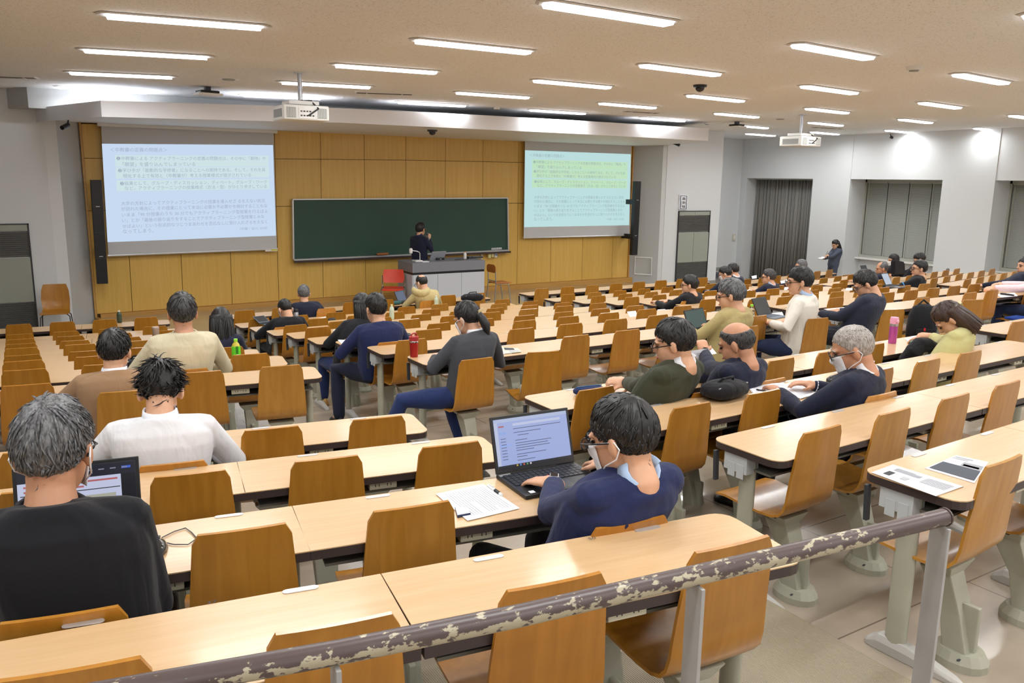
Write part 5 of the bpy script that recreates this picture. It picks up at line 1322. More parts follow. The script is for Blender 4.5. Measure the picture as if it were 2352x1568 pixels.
# block before the lectern ------------------------------------------------
sit('person with long black hair in black, half hidden behind the bright navy suit', 'M', 5, 0, 829, 673, .2, dx=.0, hair=st(SHORT, long=.22, n=40, th=.018), hm=HBLK, jacket=BLKW, jcollar=False, hpitch=12, trousers=SKIRT, shoe=SHOEB)
sit('person in a bright navy suit at a desk end, feet in the aisle', 'M', 6, 0, 861, 672, .16, dx=-.04, hair=st(SHORT, seed=15), hm=HBLK, jacket=NAVY2, trousers=NAVY, hyaw=.15, glasses=GLS, sc=1.06, vox=.010, lod=True, bulk=1.05, hpitch=8, legs={-1: (-.16, -.12, -.2, -.3), 1: (.02, -.1, .02, -.3)})
p12 = sit('person in a charcoal sweater with a ponytail and mask, denim skirt and white shoes', 'M', 8, 0, 1063, 692, .24, dx=-.02, dy=0, hair=st(SHORT, pony=1, th=.016, clip=1, n=60), hm=HBLK, jacket=CHAR, trousers=SKIRT, hyaw=.35, mask=True, hpitch=22, jcollar=False, shoe=SHOEW, sc=.98, vox=.009, lod=True, yaw=.1, legs={-1: (-.30, -.16, -.42, -.1), 1: (-.15, -.16, -.1, -.32)}, collar=COLW)
p13 = None
zl = None
def lap(px, py): return at_z(px, py, -RH[11])
hR = lap(1330, 1095); hL = lap(1262, 1118)
p13 = sit('person in a navy blazer and mask typing on a laptop, wearing a smartwatch', 'L', 11, 0, 1416, 908, .14, dx=-.02, dy=.0, hpitch=14, hair=st(SHORT, th=.018, n=150, len=.06, seed=21, low=4), hm=HBLK, jacket=NAVY2, sc=1.0, vox=.0065, lod=True, hyaw=.42, yaw=.18, glasses=GLS, mask=True, collar=COLB,
     hands=((hR+Vector((.1, -.02, .045)), U, .5), (lap(1272, 1140)+Vector((0, 0, .05)), U, .35, Vector((-.25, .9, -.08)))), elbow=(.8, -.55, -.3))
sit('person in an olive green jacket with black hair and glasses, clasping a phone', 'M', 9, 1, 1540, 731, .14, dx=-.35, hpitch=14, hair=st(SHORT, th=.018, n=110, seed=23), hm=HBLK, jacket=OLIVE, sc=1.05, vox=.008, lod=True, hyaw=.5, yaw=.22, glasses=GLS, collar=COLW, hands=((at_z(1452, 884, -RH[9]+.05), U, .8, Vector((-.9, .4, 0))), (at_z(1432, 880, -RH[9]+.05), Vector((-.5, 0, .9)), .9, Vector((-.6, .7, .1)))))
p15 = sit('person in a navy suit with balding crown holding up a sheet of paper', 'M', 9, 2, 1681, 738, .14, dx=-.25, hpitch=20, hair=st(CROP, bald=42, by=-.25), hm=HDGR, jacket=NAVY, sc=1.02, vox=.008, lod=True, hyaw=.35, yaw=.15, skin=SKIN2,
     hands=((desk_pt('M', 9, 3.9, .15, .04), U, .6), (at_y(1612, 806, 4.05-.13), Vector((-.3, -.6, .7)), 1.1, Vector((.25, .5, .6)))))
sit('person with cropped light grey hair, mask and glasses in a dark navy jacket', 'M', 10, 2, 1946, 745, .14, dx=-.1, hpitch=20, hair=st(CROP, th=.005, n=30, len=.012), hm=HLGR, jacket=NAVY, sc=1.05, vox=.008, lod=True, hyaw=.5, yaw=.25, glasses=GLS, mask=True, collar=COLW, skin=SKIN2)
p17 = sit('person in a yellow-green jacket with brown hair bent low over papers, writing', 'M', 9, 6, 2150, 703, .32, dx=-.15, dy=-.1, hpitch=52, hair=st(SHORT, long=.17, th=.018, n=70, clip=1, front=.02), hm=HBRN, jacket=LIME, sc=1.0, vox=.009, lod=True, hyaw=.4, yaw=.25, jcollar=False, hunch=.09,
     hands=((at_z(2128, 778, -RH[9]+.05), U, .7, Vector((-.5, .8, 0))), (at_z(2116, 772, -RH[9]+.05), Vector((-.3, -.2, .9)), 1.2, Vector((-.4, .7, .1)))))
p18 = sit('person in a khaki coat with wavy grey hair and glasses beside an open laptop', 'M', 8, 5, 1675, 640, .10, dx=-.1, hpitch=12, hair=st(BUSH, seed=31, n=120, len=.08), hm=HGRY, jacket=KHAKI, sc=1.08, vox=.009, lod=True, hyaw=.5, yaw=.2, glasses=GLS, coat=.02, bulk=1.05)
p19 = sit('person in a cream sweatshirt with black hair wearing wired earphones', 'M', 8, 7, 1838, 612, .06, dx=-.16, dy=.0, hpitch=6, hair=st(SHORT, th=.019, n=110, seed=33, low=10), hm=HBLK, jacket=CREAMS, trousers=JEANS, sc=1.05, vox=.009, lod=True, hyaw=.55, yaw=.35, glasses=GLS, collar=COLB, jcollar=False, hx=(-.02, -.22), hyy=(-.1, -.05), legs={-1: (-.08, -.06, -.1, -.2), 1: (0, 0, 0, 0)})
sit('person in a black suit with thick black hair, arms folded on the desk', 'R1', 4, 0, 1585, 631, .10, dx=.12, hpitch=4, hair=st(SHORT, th=.02, n=70, low=6), hm=HBLK, jacket=BLKW, sc=1.03, hyaw=.55, yaw=.2, glasses=GLS, hx=(-.05, -.25), bulk=1.06)
sit('person in a dark blue jacket bowed over a white sheet at the desk end', 'R1', 8, 0, 1974, 622, .16, dx=-.5, dy=.0, hpitch=32, hair=st(SHORT, n=90, seed=40), hm=HBLK, jacket=DARKB, sc=1.08, vox=.010, lod=True, hyaw=.5, yaw=.25, glasses=GLS, bulk=1.05, hunch=.05)
# window side ---------------------------------------------------------------
sit('person with black hair in navy, white mask, next to another dark suit', 'R1', 2, 5, 1661, 611, .12, dx=-.2, hpitch=22, hair=SHORT, hm=HBLK, jacket=NAVY, hyaw=.5, yaw=.15, glasses=GLS, mask=True)
sit('person in a dark suit with short black hair just beyond the masked navy suit', 'R1', 1, 7, 1681, 604, .08, dx=-.2, hpitch=16, hair=SHORT, hm=HBLK, jacket=DARKB, hyaw=.3, yaw=.1, bulk=1.1, collar=COLW)
sit('person in a dark suit with greying hair, blue lanyard collar, looking at the stage', 'R1', 3, 5, 1766, 617, .08, dx=0, hpitch=6, hair=SHORT, hm=HDGR, jacket=NAVY, hyaw=.5, yaw=.15, glasses=GLS, collar=COLB)
sit('person with grey hair in a navy striped jacket beside the black laptop', 'R2', 1, 1, 1841, 595, .06, dx=-.1, hpitch=4, hair=SHORT, hm=HGRY, jacket=cloth('navy_stripe', srgb(40, 40, 66)), hyaw=.55, yaw=.25, glasses=GLS, sc=1.02)
wz = -.28; T = at_y(1917, 551, 14.3)
pw = person('person with long black hair in a grey suit, standing and writing on a pad', wz, (T.x+.03, 14.3, wz+.84), T, R(72), .1, 22, .95, st(SHORT, long=.22, th=.02, n=40, front=.06), HBLK, GREYS, GREYS,
     ((at_y(1896, 592, 14.15), U, .9, Vector((-1, 0, -.1))), (at_y(1893, 594, 14.32), Vector((0, 0, -1)), .5, Vector((-1, 0, 0)))), vox=.012, standing=True, coat=.03)
sit('person with receding grey hair in a dark suit and white collar, by the windows', 'R2', 3, 1, 2026, 600, .08, dx=.1, hpitch=8, hair=st(CROP, bald=30, by=.5), hm=HGRY, jacket=NAVY, hyaw=.55, yaw=.2, collar=COLW, skin=SKIN2)
p28 = sit('person in a dark suit and large white mask near the window sill, turned sideways', 'R2', 2, 5, 2053, 583, .05, dx=0, hpitch=4, hair=st(BUSH, low=8), hm=HBLK, jacket=BLKW, hyaw=.65, yaw=.35, mask=True, collar=COLW)
sit('person in black bending by the blinds, partly hidden by the black jacket with blue stripe', 'R2', 3, 4, 2106, 581, .1, dx=0, hpitch=30, hair=SHORT, hm=HBLK, jacket=BLKW, hyaw=.4, yaw=.15, bulk=1.1)
p30 = sit('person in a black zip jacket with a bright blue sleeve stripe, glasses, arms folded', 'R2', 5, 0, 2115, 596, .06, dx=-.75, hpitch=0, hair=SHORT, hm=HBLK, jacket=BLKW, hyaw=.55, yaw=.2, glasses=GLS, sc=1.05, jcollar=True, hx=(-.1, -.3), bulk=1.05)
sit('person with greying hair in a navy suit at the picture edge, near the blinds', 'R2', 7, 0, 2358, 588, .04, dx=-.9, hpitch=4, hair=SHORT, hm=HDGR, jacket=NAVY, hyaw=.6, yaw=.3, sc=1.0, hx=(-.05, -.3))
p32 = sit('person in a pink shirt at the picture edge, only forearms and knees in view', 'R1', 8, 6, 2392, 596, .04, dx=.42, hpitch=6, hair=SHORT, hm=HBLK, jacket=PINK, trousers=JEANS, hyaw=.3, yaw=.3, sc=1.03, collar=PINK, jcollar=False,
     hands=((at_z(2296, 652, -RH[8]+.08), U, .7, Vector((-.8, .5, 0))), (at_z(2262, 662, -RH[8]+.08), Vector((0, -.3, .9)), .9, Vector((-.9, .3, 0)))))
# extras worn or held by people ------------------------------------------------
# neck strap on the brown cardigan
L_ = p7['L']; N_ = p7['N']; f7, r7 = p7['f'], p7['r']
STRAP = mat('black_strap', srgb(20, 20, 28), .6)
pts = [N_+r7*.085*math.cos(a)+f7*.08*math.sin(a)+U*(-.005+.02*math.sin(-a)) for a in [R(x) for x in range(-200, 21, 20)]]
MB().tube([L_(p) for p in pts], .011, 8, flat=.4).make('neck_strap', STRAP, p7['body'], smooth=True)
MB().tube([L_(N_-f7*.085-r7*.01), L_(N_-f7*.125-r7*.05-U*.05), L_(N_-f7*.14-r7*.075-U*.12)], .008, 8).make('strap_end', STRAP, p7['body'], smooth=True)
# lanyard of the white shirt
L_ = p8['L']; N_ = p8['N']; f8, r8 = p8['f'], p8['r']
MB().tube([L_(N_+r8*.074*math.cos(a)+f8*.068*math.sin(a)+U*(.004)) for a in [R(x) for x in range(-190, 11, 20)]], .009, 8, flat=.5).make('lanyard', mat('navy_lanyard', srgb(36, 38, 66), .6), p8['body'], smooth=True)
q = MB(); s_ = p8['spine']; b_ = [s_(.78)-f8*.155+r8*x*.01+U*(.015-abs(x)*.0022) for x in range(-17, 18, 2)]
# watch on the navy blazer's wrist
for pp, hi, nm, col in ((p13, 1, 'smartwatch', srgb(190, 190, 194)), (p15, 1, 'wristwatch', srgb(60, 60, 62))):
    s, S_, E_, T_, nr, cu, hd = pp['arms'][hi]; d = (T_-E_).normalized(); c = E_.lerp(T_, .96)
    w_ = MB().tube([pp['L'](c-d*.011), pp['L'](c+d*.011)], .0335 if pp is p13 else .036, 14).make(nm, DARK, pp['body'], smooth=True)
    n_ = (nr-d*nr.dot(d)).normalized(); l_ = d.cross(n_)
    MB().obox(pp['L'](c+n_*.034), d*.019, l_*.017, n_*.006).make('watch_case', mat('watch_case_%d' % hi if pp is p13 else 'watch_case_dark', col, .3, .5), w_, bevel=.004)
    MB().obox(pp['L'](c+n_*.0405), d*.015, l_*.0135, n_*.001).make('watch_face', mat('watch_glass', srgb(20, 20, 26), .1), w_)
# blue stripe on the sleeve of the zip jacket
s, S_, E_, T_, nr, cu, hd = p30['arms'][1]
d = (E_-S_).normalized(); c = S_.lerp(E_, .72)
MB().tube([p30['L'](c-d*.007), p30['L'](c+d*.007)], .068, 16).make('sleeve_stripe', mat('bright_blue_stripe', srgb(60, 140, 210), .6), p30['jacket'], smooth=True)
# earphone wire
L_ = p19['L']; e0 = p19['Hc']+p19['Rh'] @ Vector((-.086, .0, -.02)); f_, r_ = p19['f'], p19['r']
tgt = at_z(1793, 708, -RH[7]+.01)
pts = [e0, e0+Vector((0, 0, -.06))+f_*.02, e0.lerp(tgt, .4)+Vector((0, 0, -.1)), e0.lerp(tgt, .75)+Vector((0, 0, -.06)), tgt]
MB().tube([L_(p) for p in pts], .0022, 5).make('earphone_wire', BLACK, p19['body'], smooth=True)
# ------------------------------------------------------------------ things on the desks
def dz(px, py, r, b='M', up=0.0): return at_z(px, py, -rh(b, r)+up)
def sheet(quad, r, label, b='M', up=0.0, lines=0, rot=0, cat='paper', name='paper_sheet', m=None, dark=(), n=1, group=None, th=.0012):
    """quad: the four corners (far edge first, clockwise as seen)"""
    P = [dz(px, py, r, b, up) for px, py in quad]; c = sum(P, Vector())/4; c.z = P[0].z
    root = None
    for k in range(n):
        off = Vector((random.uniform(-.006, .006), random.uniform(-.006, .006), .0008+k*(th+.0006))) if k else Vector((0, 0, .0008))
        q = MB(); lo = [p-c+off for p in P]; q.rings([lo, [p+Vector((0, 0, th)) for p in lo]])
        o = q.make(name if k == 0 else 'under_sheet', m or PAPER, root, loc=c if k == 0 else None)
        if k == 0: root = o
    if label: tag(root, label, cat, group)
    tp = [p-c+Vector((0, 0, .0012+n*(th+.0006))) for p in P]
    rnd = random.Random(len(label or '')+int(quad[0][0]))
    if lines:
        q = MB()
        for k in range(lines):
            v = .1+.82*k/lines; e = .92 if rnd.random() < .7 else rnd.uniform(.4, .85)
            q.quad(*[bil(tp, u, w_) for u, w_ in ((.08, v+.22/lines), (e, v+.22/lines), (e, v), (.08, v))])
        o = q.make('printed_lines', GREYI, root); o['kind'] = 'stuff'
    for (u0, v0, u1, v1, mm) in dark:
        MB().quad(*[bil([p+Vector((0, 0, .0003)) for p in tp], u, w_) for u, w_ in ((u0, v1), (u1, v1), (u1, v0), (u0, v0))]).make('printed_block', mm, root)
    return root
GREYI = mat('ink_light', srgb(176, 176, 182), .8)
# two handouts on the last row before the lectern
sheet([(2052, 1068), (2213, 1118), (2150, 1140), (2003, 1086)], 12, 'white printed handout at the corner of the last desk beside the handrail', lines=0, n=2,
      dark=[(.12, .55, .22, .85, INKD), (.36, .6, .46, .8, GREYI)])
o = [x for x in bpy.data.objects if x.get('label', '').startswith('white printed handout at the corner')][0]
q = [dz(*p, 12, up=.005) for p in [(2052, 1068), (2213, 1118), (2150, 1140), (2003, 1086)]]; c_ = o.location
sk = MB()
for k in range(5): sk.quad(*[bil([p-c_ for p in q], u, v) for u, v in ((.1, .14+.05*k), (.5 if k else .38, .14+.05*k), (.5 if k else .38, .12+.05*k), (.1, .12+.05*k))])
for k in range(7): sk.quad(*[bil([p-c_ for p in q], u, v) for u, v in ((.56, .16+.06*k), (.93, .16+.06*k), (.93, .14+.06*k), (.56, .14+.06*k))])
x = sk.make('printed_lines', INK, o); x['kind'] = 'stuff'
sheet([(2196, 1046), (2270, 1062), (2238, 1110), (2124, 1076)], 12, 'leaflet with a dark slate box and a photo strip on the last desk', lines=0, n=1,
      dark=[(.04, .48, .97, .93, mat('slate_print', srgb(70, 76, 86), .7)), (.45, .26, .97, .45, mat('photo_print', srgb(150, 152, 156), .7)), (.5, .36, .9, .44, mat('photo_print_dark', srgb(84, 88, 90), .7)), (.05, .06, .6, .12, GREYI), (.05, .15, .5, .19, GREYI)])
# handouts of the laptop man, pen, phone
sheet([(1110, 1112), (1194, 1168), (1076, 1196), (1003, 1135)], 11, 'stack of printed sheets beside the pen and laptop of the navy blazer', b='L', lines=16, n=2)
def pen(p0, p1, r, b, label, m, m2=None, rad=.006):
    a, c = dz(*p0, r, b, rad), dz(*p1, r, b, rad); d = c-a
    root = MB().tube([Vector((0, 0, 0)), d*.08, d*.9, d], [rad*.4, rad, rad, rad*.8], 10).make('pen', m, None, smooth=True, loc=a); tag(root, label, 'pen')
    MB().tube([d*.55, d*.86], rad*1.12, 10).make('pen_grip' if not m2 else 'pen_barrel', m2 or DARK, root, smooth=True); MB().tube([d*.15+Vector((0, 0, rad)), d*.42+Vector((0, 0, rad*1.2))], rad*.3, 6).make('clip', STEEL, root)
pen((1119, 1113), (1153, 1137), 11, 'L', 'thick black and white pen beside the printed sheets', WPLASTIC, BLACK, .0065)
def slab(quad, r, b, h, m, name, label, cat, up=0.0005, bev=.004, face=None):
    P = [dz(px, py, r, b) for px, py in quad]; c = sum(P, Vector())/4
    q = MB(); q.rings([[p-c+Vector((0, 0, up)) for p in P], [p-c+Vector((0, 0, up+h)) for p in P]])
    o = q.make(name, m, None, bevel=bev, loc=c); tag(o, label, cat)
    if face: MB().rings([[ (p-c)*.94+Vector((0, 0, up+h)) for p in P], [(p-c)*.94+Vector((0, 0, up+h+.0008)) for p in P]]).make('screen_glass' if cat == 'phone' else 'cover', face, o)
    return o
PHG = mat('phone_glass', srgb(24, 26, 34), .12)
slab([(1044, 1168), (1074, 1172), (1082, 1184), (1050, 1190)], 11, 'L', .009, mat('phone_blue', srgb(40, 50, 84), .4), 'phone', 'dark blue phone beside the printed sheets, half hidden by a chair back', 'phone', face=PHG)
# laptops -------------------------------------------------------------------
KEYS = mat('key_black', srgb(34, 34, 38), .5)
def laptop(label, bl, br, r, b, depth, tilt, body, scr, frame=None, hgt=None, keycol=None, ui=None, thick=.016):
    A, B = dz(*bl, r, b), dz(*br, r, b); d = B-A; w_ = math.hypot(d.x, d.y); rz = math.atan2(d.y, d.x)
    root = empty('laptop', (A+B)/2, rz, label, 'laptop'); hgt = hgt or w_*.62
    bs = MB().box(-w_/2, w_/2, -depth, 0, .001, thick).make('base', body, root, bevel=.004)
    MB().box(-w_/2*.93, w_/2*.93, -depth*.58, -depth*.08, thick, thick+.0008).make('key_bed', BLACK if keycol is None else keycol, bs)
    k_ = MB(); nx = 15; ny = 5
    for j in range(ny):
        for i in range(nx):
            x0 = -w_*.455+w_*.91*i/nx; y0 = -depth*.57+depth*.48*j/ny
            if j == 0 and 4 <= i <= 8:
                if i > 4: continue
                k_.box(x0, x0+w_*.91*5/nx-.003, y0, y0+depth*.48/ny-.003, thick, thick+.003); continue
            k_.box(x0, x0+w_*.91/nx-.003, y0, y0+depth*.48/ny-.003, thick, thick+.003)
    o = k_.make('keys', KEYS if keycol is None else keycol, bs); o['kind'] = 'stuff'
    MB().box(-w_*.15, w_*.13, -depth*.95, -depth*.63, thick, thick+.0006).make('touchpad', mat('touchpad_dark', srgb(40, 40, 44), .4) if keycol is None else body, bs)
    sc_ = empty('screen', (0, -.002, thick), 0); sc_.parent = root; sc_.rotation_euler = (-R(tilt), 0, 0)
    lid = MB().box(-w_/2, w_/2, -.003, .006, 0, hgt).make('lid', frame or body, sc_, bevel=.003)
    sc_children = lid
    mg = .012
    face = [Vector((-w_/2+mg, -.0036, hgt-mg)), Vector((w_/2-mg, -.0036, hgt-mg)), Vector((w_/2-mg, -.0036, mg*1.6)), Vector((-w_/2+mg, -.0036, mg*1.6))]
    MB().quad(*[face[k] for k in (3, 2, 1, 0)]).make('display', scr, sc_)
    if ui: ui([p+Vector((0, -.0004, 0)) for p in face], sc_)
    return root
def em(name, col, s): return mat(name, (0.01, 0.01, 0.01, 1), .3, emit=col, estr=s)
def qf(face, u0, v0, u1, v1, m, name, parent, dy=-.0003):
    return MB().quad(*[bil(face, u, v)+Vector((0, dy, 0)) for u, v in ((u0, v1), (u1, v1), (u1, v0), (u0, v0))]).make(name, m, parent)
def ui_mail(face, par):
    qf(face, 0, 0, 1, .07, em('ui_bar', srgb(190, 204, 240), .75), 'title_bar', par); qf(face, 0, .945, 1, 1, em('ui_task', srgb(24, 26, 40), .7), 'task_bar', par, -.0006)
    qf(face, .0, .07, .045, .945, em('ui_rail', srgb(204, 214, 244), .75), 'icon_rail', par)
    qf(face, .25, .115, .9, .165, em('ui_search', srgb(206, 216, 248), .75), 'search_box', par); qf(face, .06, .14, .13, .17, em('ui_red', srgb(200, 110, 120), .7), 'mail_heading', par)
    qf(face, .06, .27, .15, .32, em('ui_blue', srgb(150, 180, 240), .8), 'compose_button', par); qf(face, .055, .52, .2, .57, em('ui_sel', srgb(160, 184, 250), .8), 'folder_highlight', par)
    tm = em('ui_text', srgb(84, 92, 130), .6); q = MB()
    rows = [(.25, .22, .9), (.25, .30, .62), (.3, .36, .45), (.26, .46, .42), (.26, .52, .75), (.26, .57, .7), (.26, .62, .72), (.26, .67, .5), (.26, .75, .66), (.26, .80, .4), (.26, .87, .5)]
    rows += [(.07, .40+.06*k, .14) for k in range(8)]
    for u0, v, u1 in rows: q.quad(*[bil(face, u, w_)+Vector((0, -.0007, 0)) for u, w_ in ((u0, v+.012), (u1, v+.012), (u1, v), (u0, v))])
    o = q.make('screen_text', tm, par); o['kind'] = 'stuff'
    for k in range(5): qf(face, .24+.045*k, .955, .26+.045*k, .99, em('ui_ic%d' % k, (srgb(230, 190, 70), srgb(90, 160, 230), srgb(220, 90, 80), srgb(110, 180, 110), srgb(240, 240, 240))[k], .7), 'task_icon', par, -.0009)
LB_ = mat('laptop_black', srgb(30, 31, 34), .45)
lp13 = laptop('black laptop with an e-mail page on its screen, used by the navy blazer', (1139, 1099), (1318, 1068), 11, 'L', .245, 17, LB_, em('mail_screen', srgb(176, 192, 246), .72), hgt=.225, ui=ui_mail)
for o in list(lp13.children):
    if o.name.startswith('base'):
        MB().lathe([(.004, 0), (.004, .0022)], 8).make('pointing_stick', mat('red_stick', srgb(200, 40, 40), .5), o, loc=(0, -.095, .0165))
        MB().box(-.15, -.128, -.228, -.206, .0162, .0168).make('sticker', PAPER, o); MB().box(-.175, -.125, -.03, -.012, .0162, .0175).make('maker_badge', ALU, o)
def ui_edit(face, par):
    qf(face, 0, 0, 1, .2, em('ui_dark', srgb(40, 42, 60), .5), 'ribbon_dark', par); qf(face, .87, .2, 1, .93, em('ui_dark2', srgb(30, 32, 46), .4), 'side_panel', par); qf(face, 0, .93, 1, 1, em('ui_task2', srgb(24, 30, 60), .5), 'task_bar', par)
    qf(face, .02, .40, .86, .415, em('ui_line', srgb(70, 70, 80), .5), 'divider_line', par, -.0006); qf(face, .3, .5, .82, .56, em('ui_box', srgb(206, 206, 190), .6), 'text_box', par)
    q = MB()
    for u0, v, u1 in ((.05, .25, .84), (.05, .33, .55)): q.quad(*[bil(face, u, w_)+Vector((0, -.0007, 0)) for u, w_ in ((u0, v+.03), (u1, v+.03), (u1, v), (u0, v))])
    o = q.make('red_text', em('ui_redtxt', srgb(214, 120, 124), .6), par); o['kind'] = 'stuff'
    q = MB()
    for k in range(9): q.quad(*[bil(face, u, w_)+Vector((0, -.0007, 0)) for u, w_ in ((.08+.1*k, .10), (.13+.1*k, .10), (.13+.1*k, .08), (.08+.1*k, .08))])
    o = q.make('menu_text', em('ui_menu', srgb(170, 174, 200), .5), par); o['kind'] = 'stuff'
    qf(face, .88, .07, .96, .11, em('ui_share', srgb(70, 110, 230), .7), 'share_button', par, -.0006)
p_ = dz(329, 1212, 11, 'L')
a_ = p_-Vector((.36, -.06, 0))
def inv(p):
    v = p-Vector((0, 0, HC)); d = v.dot(fw); return (v.dot(rt)/d*F_B+1176+CX, -v.dot(upv)/d*F_B+784+CY)
laptop('black laptop with red text on screen, in front of the person in black', inv(a_), (329, 1212), 11, 'L', .24, 12, LB_, em('edit_screen', srgb(206, 212, 240), .8), hgt=.225, ui=ui_edit)
# mouse with lead
p_ = dz(362, 1264, 11, 'L'); ms = MB(); rs = []
for t, w_, h in ((-.055, .008, .01), (-.048, .024, .02), (-.02, .031, .034), (.015, .029, .033), (.042, .02, .022), (.052, .006, .012)):
    rs.append([Vector((w_*math.cos(a), t, max(h*math.sin(a), .0005))) for a in [2*math.pi*k/14 for k in range(14)]])
ms.rings(rs); ms = ms.make('computer_mouse', mat('mouse_black', srgb(18, 18, 20), .12, coat=.5), None, smooth='all', loc=p_+Vector((0, 0, .001)), rot=(0, 0, -.35)); tag(ms, 'shiny black wired mouse on the desk', 'mouse')
MB().obox(Vector((0, .028, .031)), Vector((.004, 0, 0)), Vector((0, .008, 0)), Vector((0, 0, .004))).make('wheel', DARK, ms, bevel=.002)
cp = [dz(x, y, 11, 'L', .004) for x, y in ((371, 1247), (372, 1234), (400, 1220), (426, 1212), (440, 1222), (452, 1236), (432, 1250), (400, 1250), (362, 1241), (343, 1242))]
wr = MB().tube(cp, .0019, 6).make('mouse_cable', DARK, None, smooth=True); tag(wr, 'thin black mouse cable looping on the desk', 'cable')
MB().tube([cp[-1], cp[-1]+(cp[-1]-cp[-2]).normalized()*.035], .0062, 8).make('usb_plug', BLACK, wr, smooth=True)
# papers of the white shirt
sheet([(200, 1018), (246, 1012), (240, 1052), (196, 1056)], 9, 'teal folder under white papers in front of the white shirt', b='L', m=mat('teal_folder', srgb(140, 190, 196), .5), cat='folder', name='folder', th=.004)
sheet([(222, 1016), (256, 1011), (252, 1046), (226, 1050)], 9, 'white papers lying on the teal folder', b='L', up=.007, lines=6)
sheet([(176, 882), (214, 878), (220, 896), (197, 901), ], 8, 'printed sheet to the side of the brown cardigan', b='L', lines=0, dark=[(.3, .1, .95, .8, GREYI)])
# bottles etc
GRN = mat('green_tea_label', srgb(96, 214, 40), .35); GCAP = mat('lime_cap', srgb(150, 226, 60), .4); PET = mat('clear_bottle', srgb(230, 235, 230), .05, trans=.9); TEA = mat('pale_tea', srgb(206, 190, 70), .2)
p_ = dz(544, 836, 7, 'L'); gb = bottle('bottle', p_, .205, .034, TEA, GCAP, 'bright green tea bottle on the desk beside the beige jacket', (GRN, .2, .72))
MB().box(-.008, .014, -.0358, -.0348, .06, .085).make('code_patch', PAPER, gb); MB().box(-.01, .008, -.0358, -.0348, .09, .15).make('dark_green_print', mat('dark_green_print', srgb(40, 120, 30), .5), gb)
p_ = dz(275, 741, 0, 'L'); bottle('bottle', p_, .17, .032, mat('dark_green_bottle', srgb(50, 66, 50), .3), WPLASTIC, 'dark green bottle with a white cap on the front desk by the stage', (mat('dark_label', srgb(60, 74, 58), .5), .2, .65))
p_ = dz(1724, 744, 8, 'M'); cb_ = bottle('bottle', p_, .2, .033, PET, GCAP, 'clear plastic bottle with a lime cap beside the tablet laptop', (mat('clear_label', srgb(214, 226, 216), .4), .15, .5))
MB().box(-.012, .012, -.0352, -.0342, .05, .08).make('leaf_print', mat('leaf_green', srgb(80, 170, 80), .5), cb_)
p_ = dz(1002, 707, 0, 'M'); bottle('bottle', p_, .2, .032, mat('pale_green_bottle', srgb(190, 206, 186), .2), WPLASTIC, 'pale bottle with a white cap beside the tan hooded jacket')
p_ = dz(900, 733, 3, 'M'); bottle('bottle', p_, .2, .032, mat('pale_green_bottle', srgb(190, 206, 186), .2), mat('pale_cap', srgb(220, 214, 160), .4), 'pale green bottle with a cream cap beyond the bright navy suit')
p_ = dz(359, 779, 4, 'L'); o = MB().lathe([(.03, 0), (.034, .06), (.036, .13), (.034, .135)], 16).make('cup', mat('taupe_cup', srgb(160, 136, 120), .5), None, smooth=True, loc=p_); tag(o, 'taupe cup standing beyond the beige jacket shoulder', 'cup'); MB().lathe([(.0365, .115), (.0365, .134), (.03, .138)], 16).make('lid', mat('taupe_lid', srgb(176, 154, 140), .5), o, smooth=True)
# steel flask
p_ = dz(681, 752, 2, 'M'); fl = MB().lathe([(.03, 0), (.032, .01), (.032, .2), (.03, .205)], 18).make('flask', STEEL, None, smooth=True, loc=p_); tag(fl, 'slim steel flask with a black lid beside the black sweater', 'flask'); MB().lathe([(.031, .205), (.031, .24), (.028, .245)], 18).make('lid', BLACK, fl, smooth=True)
# red tumbler
TR = mat('tumbler_red', srgb(168, 30, 28), .3, .2); TR2 = mat('tumbler_lid_red', srgb(170, 50, 52), .4)
p_ = dz(951, 819, 8, 'M'); tb = MB().lathe([(.029, 0), (.031, .004), (.036, .11), (.036, .118)], 22).make('tumbler', TR, None, smooth=True, loc=p_); tag(tb, 'red metal tumbler with a carry loop on the desk end', 'tumbler')
MB().lathe([(.0365, .118), (.0368, .130), (.036, .131)], 22).make('steel_band', CHROME, tb, smooth=True); MB().lathe([(.0375, .131), (.0385, .15), (.037, .165), (.02, .167)], 22).make('lid', TR2, tb, smooth=True)
MB().tube([(-.022, 0, .163), (-.02, 0, .182), (0, 0, .19), (.02, 0, .188), (.024, 0, .163)], .007, 8).make('carry_loop', TR2, tb, smooth=True)
# pink bottle
PK = mat('metallic_pink', srgb(186, 84, 168), .3, .35); PK2 = mat('pale_pink_lid', srgb(238, 166, 196), .4)
p_ = dz(2049, 788, 9, 'M'); pb = MB().lathe([(.030, 0), (.032, .006), (.034, .15)], 20).make('water_bottle', PK, None, smooth=True, loc=p_); tag(pb, 'metallic pink water bottle with a pale pink lid on the desk', 'bottle')
MB().lathe([(.034, .15), (.0345, .168), (.034, .171)], 20).make('ridged_band', STEEL, pb, smooth=True); ld = MB().lathe([(.034, .171), (.035, .205), (.031, .225), (.012, .228)], 20).make('lid', PK2, pb, smooth=True)
MB().lathe([(.014, 0), (.016, .006), (.012, .010)], 14).make('lid_button', mat('pink_button', srgb(244, 184, 208), .4), ld, loc=(-.008, -.033, .195), rot=(R(90), 0, 0))
